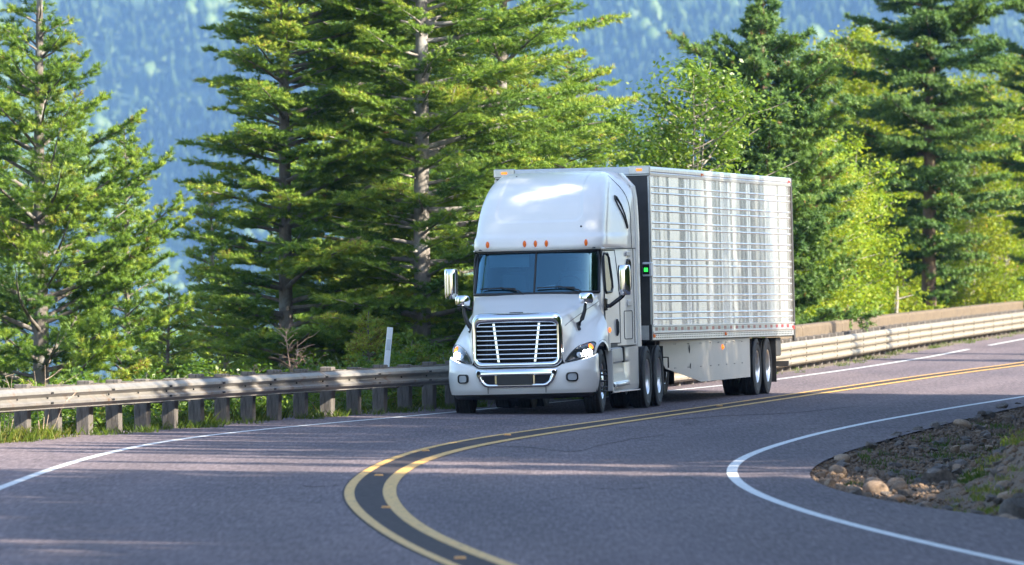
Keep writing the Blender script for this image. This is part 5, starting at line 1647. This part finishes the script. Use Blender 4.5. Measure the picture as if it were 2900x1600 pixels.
for k, (px, gap, z, sc, rz, lab) in enumerate([
    (2330, 3.00, -1.3, 1.0, 0, 'round lime bush overhanging the parapet next to the trailer'),
    (2450, 3.20, -1.3, 1.2, 1.3, 'large bright leafy bush over the second parapet block'),
    (2560, 3.10, -1.2, 1.0, 2.1, 'low green bush at the foot of the dark fir, on its left'),
    (2690, 3.10, -1.2, .95, 3.0, 'low green bush right of the dark fir trunk'),
    (2790, 3.10, -1.2, 1.05, 4.0, 'leafy bush behind the parapet, under the pale stems'),
    (2880, 3.10, -1.1, 1.0, 5.0, 'rightmost leafy bush behind the parapet'),
    (2500, 2.4, -1.2, 1.15, .4, 'bush in the second row, behind the large bright one'),
    (2265, 3.30, -1.8, 1.1, 2.6, 'dark leafy bush tucked behind the trailer back corner')]):
    D = behind(px, gap)
    put_tree('bush', A3, (at(px, D), D, z), rz, sc, ('bark_pale', 'leaf_lime'), lab, 'bush', None)
S1 = fir_meshes(71, 2.6, .03, .1, cone(.95, .08, .9), CL(.2, .6), CL(.4, .7), whorl=.22, nb=5, sp2=.11, sp3=.08, nl=.055, nw=.018, per=9, bright=.28)
S2 = leafy_meshes(15, 1.9, 1.0, 6, 6000, .075, z0=.05, cl=.15, vmean=.5, rbark=.015, spread=.9)
for k, (px, D, z, sc, rz, lab) in enumerate([
    (1045, 151, -1.0, 1.0, 0, 'bright yellow-green fir seedling left of the white marker post'),
    (1170, 152.5, -1.25, .9, 1.0, 'bright fir seedling between the white marker post and the truck'),
    (930, 150, -1.4, .8, 2.0, 'small fir seedling above the guardrail, right of the dead twigs'),
    (1255, 154, -1.2, .8, 3.1, 'fir seedling touching the truck mirror'),
    (620, 146, -1.6, .9, .5, 'small dim fir seedling left of the dead twigs'),
    (300, 137, -1.9, .9, 4.0, 'small fir seedling low behind the guardrail, under the pointed fir')]):
    put_tree('fir_seedling', S1, (at(px, D), D, z), rz, sc, ('bark', 'needles'), lab, 'seedling', 'fir seedlings behind the guardrail')
for k, (px, D, z, sc, rz, lab) in enumerate([
    (60, 130, -1.9, .9, 0, 'leafy shrub below the guardrail at the left edge'), (215, 133, -1.9, .95, 1.3, 'leafy shrub below the rail under the upswept fir'),
    (410, 137, -2.0, 1.0, .5, 'leafy shrub seen between the posts under the pointed fir'), (560, 140, -1.9, .9, 2.2, 'leafy shrub between the posts left of the dead twigs'),
    (730, 143.5, -1.9, .95, 3.1, 'leafy shrub at the foot of the dead twigs'), (880, 147, -1.8, .9, 4.4, 'leafy shrub between posts right of the dead twigs'),
    (1020, 149.6, -1.6, .85, 5.0, 'leafy shrub between posts below the marker post'), (1150, 152, -1.6, .9, .9, 'leafy shrub between posts beside the truck'), (1260, 154.5, -1.5, .9, 2.7, 'leafy shrub behind the truck bumper corner')]):
    put_tree('shrub', S2, (at(px, D), D, z + .85), rz, sc * 1.1, ('bark_pale', 'leaf_lime' if k % 2 else 'leaf_green'), lab, 'shrub', 'shrubs below the guardrail')

# bare dead saplings and dry stalks
def twiggy(seed, stems, nside, m, name, loc, label, cat, droop=0.0):
    rg = np.random.default_rng(seed); tubes = []
    for (dx, dy, h, r) in stems:
        k = 8; t = np.linspace(0, 1, k)
        P = np.c_[dx * t ** 1.2, dy * t, h * t] + np.cumsum(rg.normal(0, .012, (k, 3)), 0) * t[:, None]
        tubes.append((P, r * (1 - .75 * t)))
        for q in range(nside):
            u = rg.uniform(.45, 1.0); i = min(int(u * 7), 6); p = P[i] + (P[i + 1] - P[i]) * (u * 7 - i)
            a = rg.uniform(0, 6.28); l = rg.uniform(.12, .42) * (1.25 - u * .5); e = rg.uniform(.2, 1.1)
            tt = np.linspace(0, 1, 4)
            Q = p + np.c_[np.cos(a) * math.cos(e) * l * tt, np.sin(a) * math.cos(e) * l * tt, math.sin(e) * l * tt] + rg.normal(0, .015, (4, 3)) * tt[:, None]
            tubes.append((Q, .006 * (1 - .6 * tt)))
            for w in range(3):
                j = rg.integers(1, 4); a3 = a + rg.normal(0, .9); l3 = l * rg.uniform(.25, .5)
                Q2 = Q[j] + np.c_[np.cos(a3) * l3 * tt, np.sin(a3) * l3 * tt, rg.uniform(-.1, .8) * l3 * tt]
                tubes.append((Q2, .004 * (1 - .5 * tt)))
    tv, tf = tubes_mesh(tubes, 5)
    o = link_mesh(name, raw_mesh(name, tv, 4, tf, smooth=True), m); o.location = loc
    tag(o, label, cat)
twiggy(3, [(-.22, .0, 1.55, .020), (.02, .1, 1.35, .016), (.28, 0, .95, .014), (-.75, .1, .85, .016)], 16, 'twig', 'dead_sapling', (at(838, 146.5), 146.5, -.15), 'bare dead sapling with pale brown twigs above the guardrail', 'dead sapling')
twiggy(4, [(-.12, 0, 1.25, .010), (.05, .0, 1.35, .010), (.16, .05, 1.0, .009), (.30, 0, .85, .008), (-.30, 0, .8, .008)], 1, 'stalk', 'dry_stalks', (at(118, 127), 127, -.3), 'tuft of tall dry stalks behind the guardrail, below the upswept fir', 'dry plant')
twiggy(6, [(-.05, 0, 1.1, .009), (.10, 0, 1.2, .009), (.22, 0, .9, .008)], 1, 'stalk', 'dry_stalks', (at(15, 125.5), 125.5, -.3), 'thin dry stalks at the very left edge behind the guardrail', 'dry plant')

# broken stump and a leaning snag in the bushes on the right
def snag(px, gap, z, h, r, label, lean):
    D = behind(px, gap)
    rg = np.random.default_rng(int(px)); t = np.linspace(0, 1, 7)
    P = np.c_[lean * t, 0 * t, h * t] + np.cumsum(rg.normal(0, .02, (7, 3)), 0)
    tubes = [(P, r * (1 - .6 * t) * np.where(t > .95, .25, 1))]
    for q in range(4):
        i = rg.integers(2, 6); tt = np.linspace(0, 1, 4); a = rg.uniform(-.6, .6) + (0 if q % 2 else math.pi); l = rg.uniform(.3, .8)
        tubes.append((P[i] + np.c_[np.cos(a) * l * tt, np.sin(a) * l * tt - .1 * tt, .25 * l * tt], .025 * (1 - .7 * tt)))
    tv, tf = tubes_mesh(tubes, 7)
    o = link_mesh('snag', raw_mesh('snag', tv, 4, tf, smooth=True), 'bark_pale'); o.location = (at(px, D), D, z); tag(o, label, 'dead tree')
snag(2541, 1.5, -.6, 2.1, .08, 'short broken grey stump among the bushes left of the dark fir', .05)

# ---- grass and weeds along the verge: one object
def blades(name, spots, m, label, seed, hmin, hmax, w=.008):
    rg = np.random.default_rng(seed)
    B = []; H_ = []; Vv = []
    for (x, d, z, n, rad, h, v) in spots:
        a = rg.uniform(0, 6.28, n); r = rad * np.sqrt(rg.random(n))
        B.append(np.c_[x + r * np.cos(a), d + r * np.sin(a) * 1.8, np.full(n, z)]); H_.append(h * rg.uniform(hmin, hmax, n)); Vv.append(np.clip(v + rg.normal(0, .15, n), 0, 1))
    B = np.concatenate(B); H_ = np.concatenate(H_); Vv = np.concatenate(Vv); n = len(B)
    a = rg.uniform(0, 6.28, n); ln = rg.uniform(.15, .6, n)
    d = np.c_[np.cos(a) * ln, np.sin(a) * ln, np.ones(n)]
    s = np.c_[-np.sin(a), np.cos(a), np.zeros(n)] * (w / 2)
    mid = B + d * (H_ * .55)[:, None]; tip = B + d * H_[:, None] + np.c_[np.cos(a), np.sin(a), np.zeros(n)] * (H_ * ln * .4)[:, None]
    v = np.stack([B - s, B + s, mid + s * .7, tip, mid - s * .7], 1).reshape(-1, 3)
    o = link_mesh(name, raw_mesh(name, v, 5, np.arange(len(v)), np.repeat(Vv, 5)), m); o['kind'] = 'stuff'; tag(o, label)
rg = np.random.default_rng(99)
spots = []
for d in np.arange(118, 152, .35):
    x = float(c_rail(d)) + rg.uniform(-.5, .25)
    if rg.random() < (.9 if d < 128 else .5):
        spots.append((x - (.1 if d > 128 else 0), d, -.04, int(rg.integers(40, 120)), .22, .22 if d < 127.5 else .15, .62 if d < 128 else .4))
for d in np.arange(112, 152, .3):
    x = float(c_rail(d)) - rg.uniform(.7, 1.6)
    spots.append((x, d, float(terrain(x, d)), 80, .35, .40, .6))
for d in np.arange(186, 285, 1.1):
    if rg.random() < .55:
        x = float(c_rail(d)) + rg.uniform(.05, .7)
        spots.append((x, d, -.03, int(rg.integers(10, 45)), .16, .10, .35))
blades('verge_grass', spots, 'grass', 'green and straw-coloured grass along the guardrails', 5, .4, 1.2)

# ------------------------------------------------------------------ the rocky ditch on the inside of the bend
def rock_mesh(seed, angular=True):
    import bmesh
    rg = np.random.default_rng(seed)
    bm = bmesh.new(); bmesh.ops.create_icosphere(bm, subdivisions=3, radius=1.0)
    P = np.array([v.co[:] for v in bm.verts])
    for k in range(14 if angular else 5):
        n = rg.normal(0, 1, 3); n /= np.linalg.norm(n); c = rg.uniform(.38, .78) if angular else rg.uniform(.72, .92)
        h = P @ n; P = P - np.where(h > c, (h - c) * (.95 if angular else .6), 0)[:, None] * n
    P *= np.array([1.0, rg.uniform(.65, .95), rg.uniform(.45, .75)])
    P += .03 * np.sin(P[:, [1, 2, 0]] * 7 + rg.uniform(0, 6, 3))
    for v, p in zip(bm.verts, P): v.co = p
    me = bpy.data.meshes.new('rock'); bm.to_mesh(me); bm.free()
    if not angular: me.polygons.foreach_set('use_smooth', [True] * len(me.polygons))
    return me
RK = [rock_mesh(s, True) for s in range(6)]
RR = [rock_mesh(100 + s, False) for s in range(4)]
def pix(px, py, z=0.0):
    D = 25500 * (EYE - z) / (py - 677); return (px - 1450) * D / 25500, D
def rock(px, py, wpx, me, m, label, group=None, sink=.35, asp=1.0):
    X, D = pix(px, py + .2 * wpx)
    zz = float(terrain(X, D)); X, D = pix(px, py + .2 * wpx, zz); zz = float(terrain(X, D))
    s = wpx / 25500 * D / 2
    mm = me.copy() if me.materials and me.materials[0] != M[m] else me
    if not mm.materials: mm.materials.append(M[m])
    o = bpy.data.objects.new('rock', mm); COL.objects.link(o)
    o.location = (X, D, zz + s * .45 * asp * (1 - sink)); o.scale = (s, s, s * asp)
    o.rotation_euler = (rnd.uniform(-.3, .3), rnd.uniform(-.3, .3), rnd.uniform(0, 6.28))
    tag(o, label, 'rock', group)
BIG = [(2373, 1337, 58, RR[0], 'rock_tan', 'rounded grey-brown boulder at the tip of the rocky ditch, beside the pavement'),
       (2385, 1312, 55, RR[1], 'rock_tan', 'flat tan stone lying just behind the rounded boulder'),
       (2445, 1335, 34, RR[2], 'rock_tan', 'smaller round stone to the right of the rounded boulder'),
       (2335, 1338, 26, RR[3], 'rock_tan', 'small brown stone to the left of the rounded boulder'),
       (2655, 1352, 150, RK[0], 'rock_grey', 'largest dark slab-like rock, in the middle of the ditch'),
       (2480, 1372, 78, RR[0], 'rock_tan', 'broad tan rock in front of the ditch, near the pavement'),
       (2560, 1385, 62, RK[1], 'rock_grey', 'grey rock between the tan rock and the dark slab'),
       (2730, 1390, 48, RK[2], 'rock_tan', 'upright brown rock right of the dark slab'),
       (2720, 1305, 44, RR[2], 'rock_grey', 'smooth grey rock behind the dark slab'),
       (2535, 1320, 52, RK[3], 'rock_grey', 'pale edged broken rock left of the dark slab'),
       (2395, 1274, 26, RK[4], 'rock_grey', 'small dark block by the grass at the pavement corner'),
       (2540, 1260, 40, RK[5], 'rock_grey', 'dark pointed rock near the far side of the ditch'),
       (2870, 1240, 46, RK[1], 'rock_tan', 'tan block near the right edge on the far side of the ditch'),
       (2850, 1450, 75, RR[3], 'rock_tan', 'orange-brown boulder at the bottom right of the ditch'),
       (2256, 1318, 16, RK[2], 'rock_tan', 'loose brown stone out on the pavement'),
       (2250, 1343, 15, RK[4], 'rock_grey', 'loose grey stone on the pavement, nearer of the two'),
       (2900, 1330, 150, RK[3], 'rock_grey', 'big dark rock face at the right edge of the photo')]
for i, (px, py, w, me, m, lab) in enumerate(BIG):
    rock(px, py, w, me.copy(), m, lab, asp=1.35 if i in (16, 7) else 1.0)
def in_ditch(px, py):
    pts = [(2280, 1348), (2330, 1310), (2480, 1262), (2650, 1215), (2900, 1165), (2900, 1480), (2700, 1440), (2500, 1410), (2350, 1385)]
    c = False; j = len(pts) - 1
    for i in range(len(pts)):
        if (pts[i][1] > py) != (pts[j][1] > py) and px < (pts[j][0] - pts[i][0]) * (py - pts[i][1]) / (pts[j][1] - pts[i][1]) + pts[i][0]: c = not c
        j = i
    return c
RKg = [m_.copy() for m_ in RK]; RKt = [m_.copy() for m_ in RR]; RKa = [m_.copy() for m_ in RK]
n_ = 0
while n_ < 300:
    px = rnd.uniform(2290, 2898); py = rnd.uniform(1170, 1475)
    if not in_ditch(px, py): continue
    tan = rnd.random() < (.75 if py > 1340 and px < 2500 else .22)
    rock(px, py, rnd.choice((16, 20, 24, 30, 38, 48, 56)), rnd.choice((RKt if rnd.random() < .45 else RKa) if tan else RKg), 'rock_tan' if tan else 'rock_grey', 'small tan rubble stone in the roadside ditch' if tan else 'small dark broken rubble stone in the roadside ditch', 'tan rubble stones' if tan else 'dark rubble stones', .3)
    n_ += 1
# gravel: uncountable chips
def gravel():
    rg = np.random.default_rng(77); n = 20000
    D = rg.uniform(86, 152, n); u = np.where(rg.random(n) < .5, rg.exponential(.9, n), rg.uniform(0, 6, n)) + rg.uniform(-.16, .1, n)
    X = c_edge_near(D) + u
    Z = terrain(X, D)
    s = rg.uniform(.010, .045, n) ** 1.0 * np.where(u < .2, .6, 1)
    base = np.array([(1, 0, 0), (-1, 0, 0), (0, 1, 0), (0, -1, 0), (0, 0, .8), (0, 0, -.8)])
    F0 = np.array([(0, 2, 4), (2, 1, 4), (1, 3, 4), (3, 0, 4), (2, 0, 5), (1, 2, 5), (3, 1, 5), (0, 3, 5)])
    V = base[None] * s[:, None, None] * rg.uniform(.6, 1.4, (n, 6, 3))
    a = rg.uniform(0, 6.28, n); c, d = np.cos(a)[:, None], np.sin(a)[:, None]
    V = np.stack([V[..., 0] * c - V[..., 1] * d, V[..., 0] * d + V[..., 1] * c, V[..., 2]], -1) + np.stack([X, D, Z + s * .3], -1)[:, None]
    F = (F0[None] + (np.arange(n) * 6)[:, None, None]).reshape(-1)
    o = link_mesh('gravel', raw_mesh('gravel', V.reshape(-1, 3), 3, F), 'chips'); o['kind'] = 'stuff'; tag(o, 'loose gravel and rock chips in the roadside ditch')
gravel()
spots = []
rg = np.random.default_rng(5)
for (px, py, n, r) in [(2390, 1288, 150, .16), (2440, 1288, 150, .16), (2480, 1306, 120, .2), (2520, 1316, 60, .15), (2735, 1340, 220, .16), (2755, 1365, 180, .14), (2800, 1200, 300, .5), (2850, 1215, 300, .5), (2700, 1245, 120, .4), (2620, 1255, 90, .3), (2880, 1250, 200, .4), (2840, 1350, 260, .3), (2790, 1395, 170, .2), (2600, 1330, 60, .16), (2870, 1310, 240, .3), (2400, 1365, 40, .12), (2620, 1400, 50, .12), (2560, 1290, 90, .25), (2660, 1275, 120, .35), (2760, 1270, 120, .35), (2860, 1390, 260, .3), (2880, 1430, 240, .3), (2820, 1430, 160, .25), (2880, 1350, 300, .4)]:
    X, D = pix(px, py, -.1); z = float(terrain(X, D))
    for k in range(7):
        x = X + rg.normal(0, r * .8); d = D + rg.normal(0, r * 3.5)
        if x < float(c_edge_near(d)) + .12: continue
        spots.append((x, d, float(terrain(x, d)), n // 6, r * .6, .085, .12 if px < 2780 or py < 1290 else .7))
blades('ditch_grass', spots, 'grass', 'green tufts of grass among the ditch rocks', 8, .4, 1.2, .012)

# ------------------------------------------------------------------ trees on the cut bank (outside the photo; they shade the road, the far ones darken the trailer's reflection)
T2D = (T2[0], T2[1].copy()); T2D[1].materials.clear(); T2D[1].materials.append(M['needles_mirror'])
SH = []
rg = np.random.default_rng(31)
for row, (off, d0, d1, sc0) in enumerate(((2.9, 48, 97, .95), (5.4, 48, 97, 1.1), (8.0, 46, 97, 1.5), (2.7, 110, 130, .84), (5.0, 110, 131, 1.0), (7.2, 112, 130, 1.15), (2.9, 131, 158, .92), (5.3, 131, 158, .98), (7.8, 131, 157, 1.05), (4.6, 98, 110, .84), (10.5, 134, 147, 1.25))):
    for d in np.arange(d0, d1, 3.2 if row == 9 else (1.5 if row in (6, 7, 8) else 1.9)):
        if d > 148.5 and rg.random() < .5: continue
        s_ = sc0 * rg.uniform(.92, 1.1) * (1.3 if 137.5 < d < 146 else 1.0)
        x = max(.0569 * d + 2.75 * s_ + .9 + (off - 2.7), float(c_edge_near(d)) + 2.2 + (off - 2.7)) + rg.uniform(0, .4)
        SH.append((x, d + rg.normal(0, .4), T2, s_))
for x, d, m_, s in ((19.6, 204, T2, 1.2), (23.0, 214, T2, 1.1), (25.5, 213, T2, .9), (32.5, 236, T2, 1.2), (35.5, 240, T2, 1.2), (27.6, 232, T2, .8), (40, 258, T2, 1.4), (44, 262, T2, 1.5)):  # unseen firs added where the trailer side mirrors them as dark streaks
    SH.append((x, d, m_, s))
for k, (x, d, ms, sc) in enumerate(SH):
    z = float(terrain(x, d))
    if d > 200: ms = T2D
    put_tree('fir_tree', ms, (x, d, z - .3), k * 1.7, sc, ('bark', 'needles'), 'fir added at the inside of the bend for shade and reflections, outside the photo', 'fir tree', 'firs on the cut bank')

# ------------------------------------------------------------------ far mountainside and its forest
def mtn(X, D):
    X = np.asarray(X, float); D = np.asarray(D, float)
    g = 55 * np.sin(X / 170 + D / 420 + .6) + 35 * np.sin(X / 71 - D / 260 + 2.0) + 16 * np.sin(X / 31 + D / 120)
    return -330 + .52 * (D - 7000) + g * np.clip((D - 7000) / 500, 0, 1)
def mountain():
    xs = np.arange(-1500, 1501, 30.0); ds = np.arange(6900, 9001, 30.0)
    XX, DD = np.meshgrid(xs, ds); Z = mtn(XX, DD)
    a, b = XX.shape; i, j = np.meshgrid(np.arange(a - 1), np.arange(b - 1), indexing='ij'); q = (i * b + j).ravel()
    o = link_mesh('mountain', raw_mesh('mountain', np.stack([XX, DD, Z], -1).reshape(-1, 3), 4, np.stack([q, q + 1, q + b + 1, q + b], 1), smooth=True), 'hill_floor'); o['kind'] = 'structure'
    tag(o, 'steep forested mountainside far across the valley')
mountain()
def forest():
    rg = np.random.default_rng(21); n = 40000
    X = rg.uniform(-1200, 1200, n); D = rg.uniform(7050, 8700, n)
    Z = mtn(X, D)
    # long diagonal patches: sunlit ridges painted as pale round trees among dark conifers
    lit_patch = np.sin(X / 62 + Z / 55 + .7) + .8 * np.sin(X / 33 - Z / 41 + 2.1) + .5 * np.sin(X / 19 + Z / 23)
    lit_patch -= .7 * np.clip((X - 40) / 120, 0, 1)          # fewer painted sunlit patches towards the right
    broad = (lit_patch + rg.normal(0, .22, n)) > .45
    h = np.where(broad, rg.uniform(13, 22, n), rg.uniform(16, 30, n)); r = np.where(broad, h * rg.uniform(.34, .46, n), h * rg.uniform(.15, .21, n))
    Vs = []; Fs = []; A = []; off = 0
    ns = 7; tiers = [(0.12, 1.0), (.40, .52), (.36, .80), (.66, .34), (.62, .55), (1.0, .02)]
    tb = [(0.1, .55), (.3, .95), (.55, 1.0), (.8, .72), (.95, .35), (1.0, .05)]
    for sel, T_ in ((~broad, tiers), (broad, tb)):
        m = sel.sum(); k = len(T_)
        ang = np.arange(ns) * 2 * np.pi / ns
        zz = np.array([t[0] for t in T_]); rr = np.array([t[1] for t in T_])
        jit = rg.uniform(.65, 1.35, (m, k, ns))
        R = r[sel][:, None, None] * rr[None, :, None] * jit
        x = X[sel][:, None, None] + R * np.cos(ang); y = D[sel][:, None, None] + R * np.sin(ang)
        z = Z[sel][:, None, None] + (h[sel][:, None] * zz)[:, :, None] + rg.normal(0, .5, (m, k, ns))
        Vs.append(np.stack([x, y, z], -1).reshape(-1, 3))
        i, j = np.meshgrid(np.arange(k - 1), np.arange(ns), indexing='ij'); q = (i * ns + j).ravel(); q2 = (i * ns + (j + 1) % ns).ravel()
        f = np.stack([q, q2, q2 + ns, q + ns], 1)
        Fs.append((f[None] + (np.arange(m) * k * ns)[:, None, None] + off).reshape(-1, 4)); off += m * k * ns
        v = np.clip(np.where(broad[sel], .44, .20) + rg.normal(0, .06, m), 0, 1)  # paler value paints the sunlight on the patch trees
        A.append(np.repeat(v, k * ns))
    o = link_mesh('far_forest', raw_mesh('far_forest', np.concatenate(Vs), 4, np.concatenate(Fs), np.concatenate(A)), 'forest'); o['kind'] = 'stuff'; tag(o, 'hazy blue-green forest covering the far mountainside')
forest()

# ------------------------------------------------------------------ blue summer haze over the whole valley
def haze():
    mb = MB(); mb.box(-1700, 1700, -420, 9200, -360, 900)
    m, nt, out = new_mat('haze')
    v = N(nt, "ShaderNodeVolumePrincipled")
    v.inputs['Color'].default_value = (0.27, 0.53, 1.0, 1)
    v.inputs['Density'].default_value = HAZE
    nt.links.new(v.outputs[0], out.inputs['Volume'])
    o = mb.build('haze', m); o['kind'] = 'stuff'; tag(o, 'pale blue haze filling the valley')
HAZE = 4.3e-5
haze()
